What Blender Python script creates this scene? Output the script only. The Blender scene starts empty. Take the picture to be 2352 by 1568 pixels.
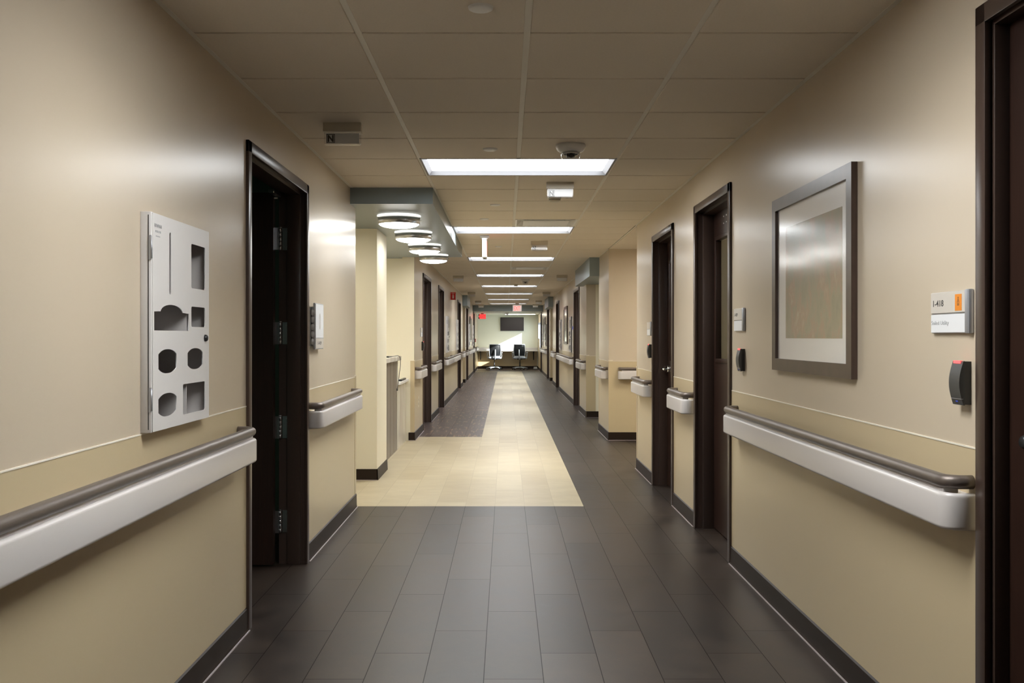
import bpy, bmesh, math, random
from mathutils import Vector, Matrix
random.seed(4)
PI = math.pi
SC = bpy.context.scene
COL = SC.collection

# ------------------------------------------------------------------ camera, world, sun, exposure
F = 2187.0; CX = 1162.0; CY = 773.0; EYE = 1.30; CEIL = 2.40
cam_data = bpy.data.cameras.new('camera'); cam = bpy.data.objects.new('camera', cam_data); COL.objects.link(cam)
cam_data.sensor_width = 36.0; cam_data.lens = F / 2352.0 * 36.0
cam_data.shift_x = (1176.0 - CX) / 2352.0; cam_data.shift_y = (CY - 784.0) / 2352.0
cam_data.clip_start = 0.05; cam_data.clip_end = 200
cam.location = (0, 0, EYE); cam.rotation_euler = (PI / 2, 0, 0)
SC.camera = cam
SC.view_settings.view_transform = 'Standard'; SC.view_settings.look = 'None'
SC.view_settings.gamma = 1.0; SC.view_settings.use_curve_mapping = False
SC.view_settings.exposure = 0.29
world = bpy.data.worlds.new('sky'); SC.world = world; world.use_nodes = True
wb = world.node_tree.nodes['Background']; wb.inputs[0].default_value = (0.80, 0.91, 1.0, 1); wb.inputs[1].default_value = 5.0
sun_data = bpy.data.lights.new('sun', 'SUN'); sun_data.energy = 14.0; sun_data.angle = math.radians(0.5); sun_data.color = (1.0, 0.98, 0.94)
sun = bpy.data.objects.new('sun', sun_data); COL.objects.link(sun)
sun.rotation_euler = Vector((-1.0, 0.66, -0.485)).to_track_quat('-Z', 'Y').to_euler()
sun.location = (12, 25, 8)
LENS_POWER = 20.0
LENS_SPREAD = 140
BOWL_POWER = 15.0

XL, XR = -1.15, 1.295

# ------------------------------------------------------------------ materials
def mat(name, col, rough=0.5, metal=0.0, noise=0.0, nscale=20.0, stretch=(1, 1, 1), col2=None, bump=0.0, bscale=200.0, spec=0.5, coat=0.0):
    m = bpy.data.materials.new(name); m.use_nodes = True
    nt = m.node_tree; b = nt.nodes['Principled BSDF']
    b.inputs['Base Color'].default_value = (*col, 1); b.inputs['Roughness'].default_value = rough
    b.inputs['Metallic'].default_value = metal; b.inputs['Specular IOR Level'].default_value = spec
    b.inputs['Coat Weight'].default_value = coat; b.inputs['Coat Roughness'].default_value = 0.15
    tc = None
    if noise > 0 or bump > 0:
        tc = nt.nodes.new('ShaderNodeTexCoord'); mp = nt.nodes.new('ShaderNodeMapping'); mp.inputs['Scale'].default_value = stretch
        nt.links.new(tc.outputs['Object'], mp.inputs['Vector'])
    if noise > 0:
        n = nt.nodes.new('ShaderNodeTexNoise'); n.inputs['Scale'].default_value = nscale; n.inputs['Detail'].default_value = 6
        nt.links.new(mp.outputs[0], n.inputs['Vector'])
        r = nt.nodes.new('ShaderNodeValToRGB'); r.color_ramp.elements[0].position = 0.3; r.color_ramp.elements[1].position = 0.7
        c2 = col2 or tuple(c * (1 - noise) for c in col)
        r.color_ramp.elements[0].color = (*c2, 1); r.color_ramp.elements[1].color = (*col, 1)
        nt.links.new(n.outputs[0], r.inputs[0]); nt.links.new(r.outputs[0], b.inputs['Base Color'])
    if bump > 0:
        n2 = nt.nodes.new('ShaderNodeTexNoise'); n2.inputs['Scale'].default_value = bscale; n2.inputs['Detail'].default_value = 3
        nt.links.new(mp.outputs[0], n2.inputs['Vector'])
        bp = nt.nodes.new('ShaderNodeBump'); bp.inputs['Strength'].default_value = bump; bp.inputs['Distance'].default_value = 0.002
        nt.links.new(n2.outputs[0], bp.inputs['Height']); nt.links.new(bp.outputs[0], b.inputs['Normal'])
    return m

def emit(name, col, strength):
    m = bpy.data.materials.new(name); m.use_nodes = True
    b = m.node_tree.nodes['Principled BSDF']; b.inputs['Base Color'].default_value = (*col, 1)
    b.inputs['Emission Color'].default_value = (*col, 1); b.inputs['Emission Strength'].default_value = strength
    return m

def glass(name, tint=(1, 1, 1), rough=0.02, power=5.0):
    m = bpy.data.materials.new(name); m.use_nodes = True; nt = m.node_tree
    nt.nodes.remove(nt.nodes['Principled BSDF']); out = nt.nodes['Material Output']
    t = nt.nodes.new('ShaderNodeBsdfTransparent'); t.inputs[0].default_value = (*tint, 1)
    g = nt.nodes.new('ShaderNodeBsdfGlossy'); g.inputs['Roughness'].default_value = rough
    mx = nt.nodes.new('ShaderNodeMixShader')
    lw = nt.nodes.new('ShaderNodeLayerWeight'); lw.inputs['Blend'].default_value = 0.5
    pw = nt.nodes.new('ShaderNodeMath'); pw.operation = 'POWER'; pw.inputs[1].default_value = power; nt.links.new(lw.outputs['Facing'], pw.inputs[0])
    f = nt.nodes.new('ShaderNodeMath'); f.operation = 'MULTIPLY_ADD'; f.inputs[1].default_value = 0.96; f.inputs[2].default_value = 0.04; nt.links.new(pw.outputs[0], f.inputs[0])
    nt.links.new(f.outputs[0], mx.inputs[0])
    nt.links.new(t.outputs[0], mx.inputs[1]); nt.links.new(g.outputs[0], mx.inputs[2]); nt.links.new(mx.outputs[0], out.inputs[0])
    return m

M = {}
M['paint'] = mat('beige_wall_paint', (0.56, 0.47, 0.355), 0.27, noise=0.03, nscale=1.3, bump=0.05, bscale=260)
M['wains'] = mat('tan_wall_covering', (0.54, 0.435, 0.27), 0.30, noise=0.03, nscale=1.0, bump=0.04, bscale=300)
M['cream'] = mat('cream_wall_paint', (0.76, 0.70, 0.54), 0.5, noise=0.02, nscale=1.0)
M['endpaint'] = mat('pale_green_wall_paint', (0.74, 0.76, 0.64), 0.5)
M['capline'] = mat('pale_cap_strip', (0.80, 0.74, 0.62), 0.4)
M['green'] = mat('green_room_paint', (0.20, 0.34, 0.28), 0.6)
M['soffit'] = mat('grey_blue_soffit_paint', (0.225, 0.272, 0.285), 0.34, spec=0.5)
M['tile'] = mat('ceiling_tile', (0.72, 0.64, 0.53), 0.8, noise=0.05, nscale=120, bump=0.25, bscale=500)
M['tee'] = mat('ceiling_tee', (0.72, 0.68, 0.60), 0.5)
M['base'] = mat('brown_rubber_base', (0.020, 0.012, 0.008), 0.45, spec=0.2)
M['caulk'] = mat('pale_caulk', (0.42, 0.36, 0.36), 0.5)
M['frame'] = mat('dark_brown_frame_enamel', (0.058, 0.036, 0.027), 0.30, noise=0.1, nscale=60, bump=0.06, bscale=400)
M['leaf'] = mat('dark_wood_door', (0.034, 0.016, 0.011), 0.32, noise=0.35, nscale=9, stretch=(18, 18, 0.9))
M['steel'] = mat('brushed_steel', (0.55, 0.55, 0.56), 0.28, 1.0)
M['chrome'] = mat('chrome', (0.75, 0.75, 0.75), 0.12, 1.0)
M['rod'] = mat('brown_metallic_handrail', (0.155, 0.125, 0.105), 0.34, 0.45, bump=0.25, bscale=700)
M['pvc'] = mat('off_white_bumper', (0.60, 0.56, 0.53), 0.26, bump=0.06, bscale=500)
M['white'] = mat('white_plastic', (0.74, 0.73, 0.71), 0.35)
M['cab'] = mat('white_powder_coat', (0.66, 0.63, 0.605), 0.4, bump=0.03, bscale=600)
M['cabin'] = mat('grey_powder_coat_interior', (0.50, 0.47, 0.45), 0.5)
M['ivory'] = mat('ivory_plastic', (0.55, 0.50, 0.40), 0.4)
M['black'] = mat('black_plastic', (0.018, 0.018, 0.018), 0.35)
M['blackcov'] = mat('charcoal_plastic', (0.05, 0.05, 0.048), 0.4, bump=0.1, bscale=600)
M['rubber'] = mat('grey_rubber', (0.12, 0.12, 0.12), 0.6)
M['signbeige'] = mat('sign_beige', (0.60, 0.55, 0.48), 0.4)
M['signwhite'] = mat('sign_white', (0.78, 0.78, 0.78), 0.4)
M['alu'] = mat('anodised_aluminium', (0.42, 0.43, 0.46), 0.35, 0.6)
M['orange'] = mat('orange_label', (0.80, 0.26, 0.02), 0.5)
M['ink'] = mat('dark_ink', (0.06, 0.055, 0.05), 0.5)
M['greyink'] = mat('grey_ink', (0.36, 0.36, 0.36), 0.5)
M['red'] = mat('red_plastic', (0.62, 0.02, 0.02), 0.4)
M['blue'] = mat('blue_plastic', (0.03, 0.06, 0.45), 0.4)
M['led'] = emit('red_status_light', (1.0, 0.09, 0.09), 1.3)
M['exitred'] = emit('exit_red', (1.0, 0.03, 0.03), 2.6)
M['exitred2'] = emit('exit_letter_red', (1.0, 0.16, 0.14), 1.5)
M['exitface'] = emit('exit_face', (1.0, 0.88, 0.86), 0.42)
M['lens'] = emit('fluorescent_lens', (0.96, 0.985, 1.0), 11)
M['bowl'] = emit('lit_glass_bowl', (1.0, 0.99, 0.96), BOWL_POWER)
M['lightwhite'] = mat('light_housing_white', (0.82, 0.82, 0.83), 0.45)
M['reflector'] = mat('satin_reflector', (0.34, 0.34, 0.355), 0.6, spec=0.1)
M['clear'] = glass('clear_plastic', (0.96, 0.96, 0.96))
M['glass'] = glass('window_glass', (0.96, 0.98, 0.97))
M['smoke'] = glass('smoked_dome', (0.85, 0.85, 0.85))
M['screen'] = mat('tv_screen', (0.035, 0.028, 0.03), 0.3)
M['stone'] = mat('grey_marble', (0.66, 0.62, 0.54), 0.25, noise=0.2, nscale=4, stretch=(2, 2, 0.35), col2=(0.48, 0.43, 0.36))
M['lam'] = mat('taupe_laminate_panel', (0.20, 0.165, 0.125), 0.35, noise=0.3, nscale=6, stretch=(9, 9, 0.3))
M['deskm'] = mat('pale_grey_desk_laminate', (0.62, 0.60, 0.58), 0.35)
M['chairgrey'] = mat('light_grey_chair_shell', (0.42, 0.46, 0.50), 0.4)
M['chairnet'] = mat('dark_chair_mesh', (0.03, 0.035, 0.04), 0.5)
M['seatfab'] = mat('pale_seat_fabric', (0.38, 0.42, 0.48), 0.7)
M['mat'] = mat('white_picture_mat', (0.90, 0.88, 0.86), 0.6)
M['woodframe'] = mat('dark_walnut_frame', (0.075, 0.046, 0.034), 0.3, noise=0.3, nscale=8, stretch=(14, 2, 2))

def art_mat(name, seed):
    m = bpy.data.materials.new(name); m.use_nodes = True; nt = m.node_tree; b = nt.nodes['Principled BSDF']; b.inputs['Roughness'].default_value = 0.6
    tc = nt.nodes.new('ShaderNodeTexCoord'); mp = nt.nodes.new('ShaderNodeMapping'); mp.inputs['Location'].default_value = (seed, seed, 0); mp.inputs['Scale'].default_value = (1, 1, 0.6)
    n = nt.nodes.new('ShaderNodeTexNoise'); n.inputs['Scale'].default_value = 14; n.inputs['Detail'].default_value = 9; n.inputs['Roughness'].default_value = 0.65
    r = nt.nodes.new('ShaderNodeValToRGB')
    e = r.color_ramp.elements; e[0].position = 0.32; e[0].color = (0.20, 0.185, 0.11, 1); e[1].position = 0.72; e[1].color = (0.42, 0.36, 0.23, 1)
    k = e.new(0.48); k.color = (0.27, 0.23, 0.14, 1); k = e.new(0.58); k.color = (0.34, 0.20, 0.12, 1)
    nt.links.new(tc.outputs['Object'], mp.inputs[0]); nt.links.new(mp.outputs[0], n.inputs['Vector']); nt.links.new(n.outputs[0], r.inputs[0]); nt.links.new(r.outputs[0], b.inputs['Base Color'])
    return m
M['art'] = art_mat('autumn_print', 3.1)

def plank_mat(name, ca, cb, seam, rough, streak=None, seamw=0.0035, ns=(3, 3), bump=0.15, sspec=0.08):
    """planks 0.227 m wide and 0.893 m long in a one third stagger"""
    m = bpy.data.materials.new(name); m.use_nodes = True; nt = m.node_tree; b = nt.nodes['Principled BSDF']
    L = nt.links
    def node(t, **k):
        n = nt.nodes.new(t)
        for a, v in k.items(): setattr(n, a, v)
        return n
    def mth(op, a, bb=None):
        n = node('ShaderNodeMath', operation=op)
        for i, v in enumerate((a, bb)):
            if v is None: continue
            if isinstance(v, (int, float)): n.inputs[i].default_value = v
            else: L.new(v, n.inputs[i])
        return n.outputs[0]
    g = node('ShaderNodeNewGeometry'); sep = node('ShaderNodeSeparateXYZ'); L.new(g.outputs['Position'], sep.inputs[0])
    x, y = sep.outputs[0], sep.outputs[1]
    u = mth('DIVIDE', mth('ADD', x, 0.0844), 0.2272); i = mth('FLOOR', u); fu = mth('FRACT', u)
    v = mth('DIVIDE', mth('SUBTRACT', mth('SUBTRACT', y, 4.51), mth('MULTIPLY', i, 0.2977)), 0.893); j = mth('FLOOR', v); fv = mth('FRACT', v)
    du = mth('MULTIPLY', mth('MINIMUM', fu, mth('SUBTRACT', 1.0, fu)), 0.2272)
    dv = mth('MULTIPLY', mth('MINIMUM', fv, mth('SUBTRACT', 1.0, fv)), 0.893)
    line = mth('LESS_THAN', mth('MINIMUM', du, dv), seamw / 2)
    cmb = node('ShaderNodeCombineXYZ'); L.new(i, cmb.inputs[0]); L.new(j, cmb.inputs[1])
    wn = node('ShaderNodeTexWhiteNoise', noise_dimensions='3D'); L.new(cmb.outputs[0], wn.inputs['Vector'])
    mp = node('ShaderNodeMapping'); mp.inputs['Scale'].default_value = (ns[0], ns[1], 1); L.new(g.outputs['Position'], mp.inputs[0])
    n = node('ShaderNodeTexNoise'); n.inputs['Scale'].default_value = 1.0; n.inputs['Detail'].default_value = 9; n.inputs['Roughness'].default_value = 0.68
    off = node('ShaderNodeVectorMath', operation='ADD'); L.new(mp.outputs[0], off.inputs[0])
    sc = node('ShaderNodeVectorMath', operation='SCALE'); sc.inputs['Scale'].default_value = 9.0; L.new(wn.outputs['Color'], sc.inputs[0]); L.new(sc.outputs[0], off.inputs[1])
    L.new(off.outputs[0], n.inputs['Vector'])
    fac = mth('ADD', mth('MULTIPLY', n.outputs[0], 0.9), mth('MULTIPLY', mth('SUBTRACT', wn.outputs['Value'], 0.5), 0.22))
    r = node('ShaderNodeValToRGB'); e = r.color_ramp.elements
    e[0].position = 0.28; e[0].color = (*ca, 1); e[1].position = 0.66; e[1].color = (*cb, 1)
    L.new(fac, r.inputs[0]); col = r.outputs[0]
    if streak:
        mp2 = node('ShaderNodeMapping'); mp2.inputs['Scale'].default_value = (26, 3.4, 1); L.new(g.outputs['Position'], mp2.inputs[0])
        n3 = node('ShaderNodeTexNoise'); n3.inputs['Scale'].default_value = 1.0; n3.inputs['Detail'].default_value = 2; L.new(mp2.outputs[0], n3.inputs['Vector'])
        s = node('ShaderNodeMapRange'); s.inputs['From Min'].default_value = 0.57; s.inputs['From Max'].default_value = 0.66; L.new(n3.outputs[0], s.inputs[0])
        mx = node('ShaderNodeMix', data_type='RGBA'); L.new(s.outputs[0], mx.inputs[0]); L.new(col, mx.inputs[6]); mx.inputs[7].default_value = (*streak, 1); col = mx.outputs[2]
    mx = node('ShaderNodeMix', data_type='RGBA'); L.new(line, mx.inputs[0]); L.new(col, mx.inputs[6]); mx.inputs[7].default_value = (*seam, 1)
    L.new(mx.outputs[2], b.inputs['Base Color']); L.new(mth('SUBTRACT', 0.5, mth('MULTIPLY', line, 0.5 - sspec)), b.inputs['Specular IOR Level'])
    fn = node('ShaderNodeTexNoise'); fn.inputs['Scale'].default_value = 260; L.new(g.outputs['Position'], fn.inputs['Vector'])
    rr = node('ShaderNodeMapRange'); rr.inputs['To Min'].default_value = rough - 0.05; rr.inputs['To Max'].default_value = rough + 0.07; L.new(n.outputs[0], rr.inputs[0]); L.new(rr.outputs[0], b.inputs['Roughness'])
    bp = node('ShaderNodeBump'); bp.inputs['Strength'].default_value = bump; bp.inputs['Distance'].default_value = 0.001; L.new(fn.outputs[0], bp.inputs['Height']); L.new(bp.outputs[0], b.inputs['Normal'])
    return m
M['slate'] = plank_mat('slate_plank_floor', (0.013, 0.008, 0.006), (0.050, 0.034, 0.024), (0.008, 0.007, 0.006), 0.37, ns=(5, 5))
M['sand'] = plank_mat('sand_plank_floor', (0.38, 0.31, 0.19), (0.49, 0.42, 0.28), (0.35, 0.29, 0.19), 0.40, ns=(2.2, 4), sspec=0.35)
M['walnut'] = plank_mat('walnut_fleck_floor', (0.042, 0.028, 0.026), (0.095, 0.066, 0.060), (0.035, 0.026, 0.022), 0.36, streak=(0.24, 0.15, 0.09))

# ------------------------------------------------------------------ mesh helpers
class MB:
    def __init__(self): self.bm = bmesh.new(); self.mats = []
    def mi(self, m):
        if m is None: return 0
        if m not in self.mats: self.mats.append(m)
        return self.mats.index(m)
    def box(self, x0, x1, y0, y1, z0, z1, bev=0.0, m=None, seg=2):
        t = bmesh.new(); bmesh.ops.create_cube(t, size=1)
        for v in t.verts: v.co = Vector(((x0 + x1) / 2 + v.co.x * (x1 - x0), (y0 + y1) / 2 + v.co.y * (y1 - y0), (z0 + z1) / 2 + v.co.z * (z1 - z0)))
        if bev > 0: bmesh.ops.bevel(t, geom=t.edges[:], offset=bev, segments=seg, affect='EDGES', profile=0.5)
        self._merge(t, m); return self
    def _merge(self, t, m=None, mtx=None):
        k = self.mi(m); mp = {}
        for v in t.verts: mp[v] = self.bm.verts.new(mtx @ v.co if mtx else v.co)
        for f in t.faces:
            try: nf = self.bm.faces.new([mp[v] for v in f.verts]); nf.material_index = k; nf.smooth = f.smooth
            except ValueError: pass
        t.free()
    def mesh(self, me, mtx=None, m=None):
        t = bmesh.new(); t.from_mesh(me); self._merge(t, m, mtx); return self
    def quad(self, a, b, c, d, m=None):
        f = self.bm.faces.new([self.bm.verts.new(p) for p in (a, b, c, d)]); f.material_index = self.mi(m); return self
    def prism(self, poly, axis, a, b, m=None):
        """poly: 2D points in the two axes other than `axis` (cyclic order), extruded from a to b"""
        def P(p, t):
            return Vector((t, p[0], p[1])) if axis == 0 else Vector((p[0], t, p[1])) if axis == 1 else Vector((p[0], p[1], t))
        t = bmesh.new(); A = [t.verts.new(P(p, a)) for p in poly]; B = [t.verts.new(P(p, b)) for p in poly]; n = len(poly)
        t.faces.new(A); t.faces.new(B[::-1])
        for i in range(n): t.faces.new([A[i], B[i], B[(i + 1) % n], A[(i + 1) % n]])
        bmesh.ops.recalc_face_normals(t, faces=t.faces[:]); self._merge(t, m); return self
    def tube(self, pts, r, seg=12, m=None, smooth=True):
        t = bmesh.new(); pts = [Vector(p) for p in pts]; rings = []
        up = Vector((0, 0, 1)); prev = None
        for i, p in enumerate(pts):
            d = (pts[min(i + 1, len(pts) - 1)] - pts[max(i - 1, 0)]).normalized()
            if prev is None:
                a = d.orthogonal().normalized()
            else:
                a = (prev - d * prev.dot(d)); a = a.normalized() if a.length > 1e-6 else d.orthogonal().normalized()
            prev = a; bb = d.cross(a)
            rr = r[i] if isinstance(r, (list, tuple)) else r
            rings.append([t.verts.new(p + (a * math.cos(2 * PI * k / seg) + bb * math.sin(2 * PI * k / seg)) * rr) for k in range(seg)])
        for i in range(len(rings) - 1):
            for k in range(seg):
                f = t.faces.new([rings[i][k], rings[i][(k + 1) % seg], rings[i + 1][(k + 1) % seg], rings[i + 1][k]]); f.smooth = smooth
        t.faces.new(rings[0][::-1]); t.faces.new(rings[-1])
        bmesh.ops.recalc_face_normals(t, faces=t.faces[:]); self._merge(t, m); return self
    def lathe(self, prof, c, seg=32, m=None, smooth=True, axis=2):
        t = bmesh.new(); rings = []; c = Vector(c)
        def P(r, h, k):
            a = 2 * PI * k / seg; ca, sa = math.cos(a) * r, math.sin(a) * r
            return c + (Vector((ca, sa, h)) if axis == 2 else Vector((h, ca, sa)) if axis == 0 else Vector((ca, h, sa)))
        for r, h in prof:
            rings.append([t.verts.new(P(0, h, 0))] if r < 1e-6 else [t.verts.new(P(r, h, k)) for k in range(seg)])
        for i in range(len(rings) - 1):
            A, B = rings[i], rings[i + 1]
            for k in range(seg):
                k2 = (k + 1) % seg
                if len(A) == 1 and len(B) == 1: continue
                if len(A) == 1: f = t.faces.new([A[0], B[k], B[k2]])
                elif len(B) == 1: f = t.faces.new([A[k], A[k2], B[0]])
                else: f = t.faces.new([A[k], A[k2], B[k2], B[k]])
                f.smooth = smooth
        bmesh.ops.recalc_face_normals(t, faces=t.faces[:]); self._merge(t, m); return self
    def sweep(self, path, prof, m=None, smooth=True):
        """path in plan (x, y); prof (d, z) with d along the outward normal (ty, -tx)"""
        t = bmesh.new(); rings = []; n = len(path)
        for i, p in enumerate(path):
            a = Vector(path[max(i - 1, 0)]); b = Vector(path[min(i + 1, n - 1)]); d = (b - a).normalized(); nx, ny = d.y, -d.x
            rings.append([t.verts.new((p[0] + nx * q[0], p[1] + ny * q[0], q[1])) for q in prof])
        k = len(prof)
        for i in range(n - 1):
            for j in range(k):
                f = t.faces.new([rings[i][j], rings[i][(j + 1) % k], rings[i + 1][(j + 1) % k], rings[i + 1][j]]); f.smooth = smooth
        t.faces.new(rings[0][::-1]); t.faces.new(rings[-1])
        bmesh.ops.recalc_face_normals(t, faces=t.faces[:]); self._merge(t, m); return self
    def build(self, name, m=None, parent=None, autosmooth=True):
        me = bpy.data.meshes.new(name)
        self.bm.normal_update(); self.bm.to_mesh(me); self.bm.free()
        if self.mats:
            for k in self.mats: me.materials.append(k)
        elif m: me.materials.append(m)
        o = bpy.data.objects.new(name, me); COL.objects.link(o)
        if parent is not None: o.parent = parent
        return o

def smooth_by_angle(o, deg=35):
    me = o.data
    for p in me.polygons: p.use_smooth = True
    bm = bmesh.new(); bm.from_mesh(me)
    for e in bm.edges:
        if len(e.link_faces) == 2 and e.calc_face_angle(0) > math.radians(deg): e.smooth = False
    bm.to_mesh(me); bm.free(); return o

def tag(o, label, cat, group=None, kind=None):
    o['label'] = label; o['category'] = cat
    if group: o['group'] = group
    if kind: o['kind'] = kind
    return o
def thing(name, label, cat, loc=(0, 0, 0), rotz=0.0, group=None):
    o = bpy.data.objects.new(name, None); COL.objects.link(o); o.location = loc; o.rotation_euler = (0, 0, rotz); o.empty_display_size = 0.1
    return tag(o, label, cat, group)
def struct(o, label=None):
    o['kind'] = 'structure'
    if label: o['label'] = label
    return o

def text_bm(s, size, width=None, extrude=0.0, bold=0.0):
    cu = bpy.data.curves.new('txt', 'FONT'); cu.body = s; cu.size = size; cu.extrude = extrude; cu.offset = bold; cu.resolution_u = 3
    cu.align_x = 'CENTER'; cu.align_y = 'CENTER'
    o = bpy.data.objects.new('txt', cu); COL.objects.link(o)
    dg = bpy.context.evaluated_depsgraph_get(); dg.update()
    me = bpy.data.meshes.new_from_object(o.evaluated_get(dg))
    bpy.data.objects.remove(o); bpy.data.curves.remove(cu)
    if width and len(me.vertices):
        xs = [v.co.x for v in me.vertices]; w = max(xs) - min(xs)
        for v in me.vertices: v.co.x *= width / w
    xs = [v.co.x for v in me.vertices]; ys = [v.co.y for v in me.vertices]
    cx, cy = (max(xs) + min(xs)) / 2, (max(ys) + min(ys)) / 2
    for v in me.vertices: v.co.x -= cx; v.co.y -= cy
    return me
# letters on a plane that faces local +X, reading along local +Y, up +Z
WALLTXT = Matrix(((0, 0, 1, 0), (1, 0, 0, 0), (0, 1, 0, 0), (0, 0, 0, 1)))
# letters on a plane that faces local -Y (towards the camera), reading along +X
FRONTTXT = Matrix(((1, 0, 0, 0), (0, 0, -1, 0), (0, 1, 0, 0), (0, 0, 0, 1)))
def lettering(s, size, loc, m, parent, width=None, mtx=WALLTXT, name='lettering', extrude=0.0003, bold=0.0):
    me = text_bm(s, size, width, extrude, bold)
    b = MB(); b.mesh(me, Matrix.Translation(loc) @ mtx); return b.build(name, m, parent)

def plate(outer, holes, t):
    """2D plate with holes -> mesh in XY plane thickness t (z -t/2..t/2)"""
    cu = bpy.data.curves.new('pl', 'CURVE'); cu.dimensions = '2D'; cu.fill_mode = 'BOTH'; cu.extrude = t / 2
    for pts in [outer] + holes:
        sp = cu.splines.new('POLY'); sp.points.add(len(pts) - 1); sp.use_cyclic_u = True
        for i, p in enumerate(pts): sp.points[i].co = (p[0], p[1], 0, 1)
    o = bpy.data.objects.new('pl', cu); COL.objects.link(o)
    dg = bpy.context.evaluated_depsgraph_get(); dg.update()
    me = bpy.data.meshes.new_from_object(o.evaluated_get(dg)); bpy.data.objects.remove(o); bpy.data.curves.remove(cu)
    return me
def rrect(x0, x1, y0, y1, r, n=4):
    pts = []
    for cx, cy, a0 in ((x1 - r, y1 - r, 0), (x0 + r, y1 - r, 90), (x0 + r, y0 + r, 180), (x1 - r, y0 + r, 270)):
        for k in range(n + 1):
            a = math.radians(a0 + 90 * k / n); pts.append((cx + r * math.cos(a), cy + r * math.sin(a)))
    return pts
def barrel(x0, x1, y0, y1, s=0.016, n=16):
    g = lambda k: 1 - abs(2 * k / n - 1) ** 2.6
    top = [(x1 + (x0 - x1) * k / n, y1 - s + s * g(k)) for k in range(n + 1)]
    bot = [(x0 + (x1 - x0) * k / n, y0 + s - s * g(k)) for k in range(n + 1)]
    return top + bot

# ------------------------------------------------------------------ pixel -> wall helpers (depth along a known wall plane)
def wy(px, X): return F * X / (px - CX)

# ------------------------------------------------------------------ shell
WT = 0.15
def wall(name, X, side, y0, y1, holes=(), zt=None, lower=True, mats=None):
    """side -1: left wall (solid goes to -X), +1: right wall. holes: (ya, yb, za, zb)"""
    zt = zt or CEIL + 0.12
    up, lo = mats or (M['paint'], M['wains'])
    b = MB(); xs = [y0, y1]
    for h in holes: xs += [h[0], h[1]]
    xs = sorted(set(xs)); xo = X + side * WT
    for a, c in zip(xs[:-1], xs[1:]):
        mid = (a + c) / 2; hs = sorted([(h[2], h[3]) for h in holes if h[0] < mid < h[1]]); z = 0.0; segs = []
        for za, zb in hs:
            if za > z: segs.append((z, za))
            z = zb
        if z < zt: segs.append((z, zt))
        for za, zb in segs:
            if za < 0.99 and lower:
                xi = X - side * 0.002
                b.box(min(xi, xo), max(xi, xo), a, c, za, min(zb, 0.99), m=lo)
                if zb > 0.99: b.box(min(X, xo), max(X, xo), a, c, 0.99, zb, m=up)
            else: b.box(min(X, xo), max(X, xo), a, c, za, zb, m=up)
    return struct(b.build(name))
def facing_wall(name, y, x0, x1, thick, mats=None, lower=True, zt=None, parent=None):
    zt = zt or CEIL + 0.12; up, lo = mats or (M['paint'], M['wains']); b = MB()
    if lower:
        b.box(x0, x1, y - 0.002, y + thick, 0, 0.99, m=lo); b.box(x0, x1, y, y + thick, 0.99, zt, m=up)
    else: b.box(x0, x1, y, y + thick, 0, zt, m=up)
    return struct(b.build(name, parent=parent))

# doors: (number, side, y0, y1, top, leaf depth)
DOORS_L = [(1, 4.21, 5.50), (2, 13.15, 14.54), (3, 16.2, 17.56), (4, 22.62, 24.05), (5, 27.45, 28.75), (6, 33.5, 34.7)]
DOORS_R = [(7, 1.35, 2.60), (8, 5.457, 6.51), (9, 7.337, 8.379), (10, 16.73, 18.08), (11, 23.1, 24.45), (12, 28.35, 29.7), (13, 34.25, 35.3)]
CAB_L = [2.994, 18.1, 21.85, 29.05, 32.2]
CAB_R = [18.5, 21.95, 30.15, 32.7]
CW, CZ0, CZ1 = 0.575, 0.997, 1.694
def holes_for(doors, cabs, a, b):
    h = [(d[1] + 0.02, d[2] - 0.02, 0.0, 2.16) for d in doors if a < d[1] < b or a < d[2] < b]
    return h + [(c + 0.012, c + CW - 0.012, CZ0 + 0.012, CZ1 - 0.012) for c in cabs if a < c < b]
wall('wall_left_front', XL, -1, -3.4, 7.28, holes_for(DOORS_L, CAB_L, -3, 7.28))
wall('wall_left_middle', XL, -1, 11.94, 25.35, holes_for(DOORS_L, CAB_L, 11.9, 25.3))
wall('wall_left_end', XL, -1, 26.85, 38.6, holes_for(DOORS_L, CAB_L, 26.8, 38))
wall('wall_right_front', XR, 1, -3.4, 9.41, holes_for(DOORS_R, CAB_R, -3, 9.4))
wall('wall_right_pier', XR, 1, 11.97, 13.25)
wall('wall_right_middle', XR, 1, 15.33, 26.3, holes_for(DOORS_R, CAB_R, 15.3, 26.3))
wall('wall_right_end', XR, 1, 27.9, 38.6, holes_for(DOORS_R, CAB_R, 27.9, 38.6) + [(35.6, 36.5, 0.75, 1.86), (36.6, 38.2, 1.2, 1.86)])
facing_wall('wall_back', -3.55, -1.4, 1.6, 0.15)
# alcove on the left with the counter
facing_wall('wall_alcove_pier', 8.64, -2.2, XL - 0.02, 0.69, (M['cream'], M['cream']), lower=False)
facing_wall('wall_alcove_far', 11.94, -3.4, XL - 0.15, 0.15, (M['cream'], M['cream']), lower=False)
b = MB(); b.box(XL - 0.15, XL - 0.0005, 11.937, 11.94, 0, CEIL, m=M['cream']); struct(b.build('wall_alcove_return'))
b = MB(); b.box(-3.55, -3.4, 7.0, 12.1, 0, 2.52); struct(b.build('wall_alcove_side', M['cream']))
facing_wall('wall_alcove_near', 7.13, -3.4, XL - 0.15, 0.15, (M['cream'], M['cream']), lower=False)
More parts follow.
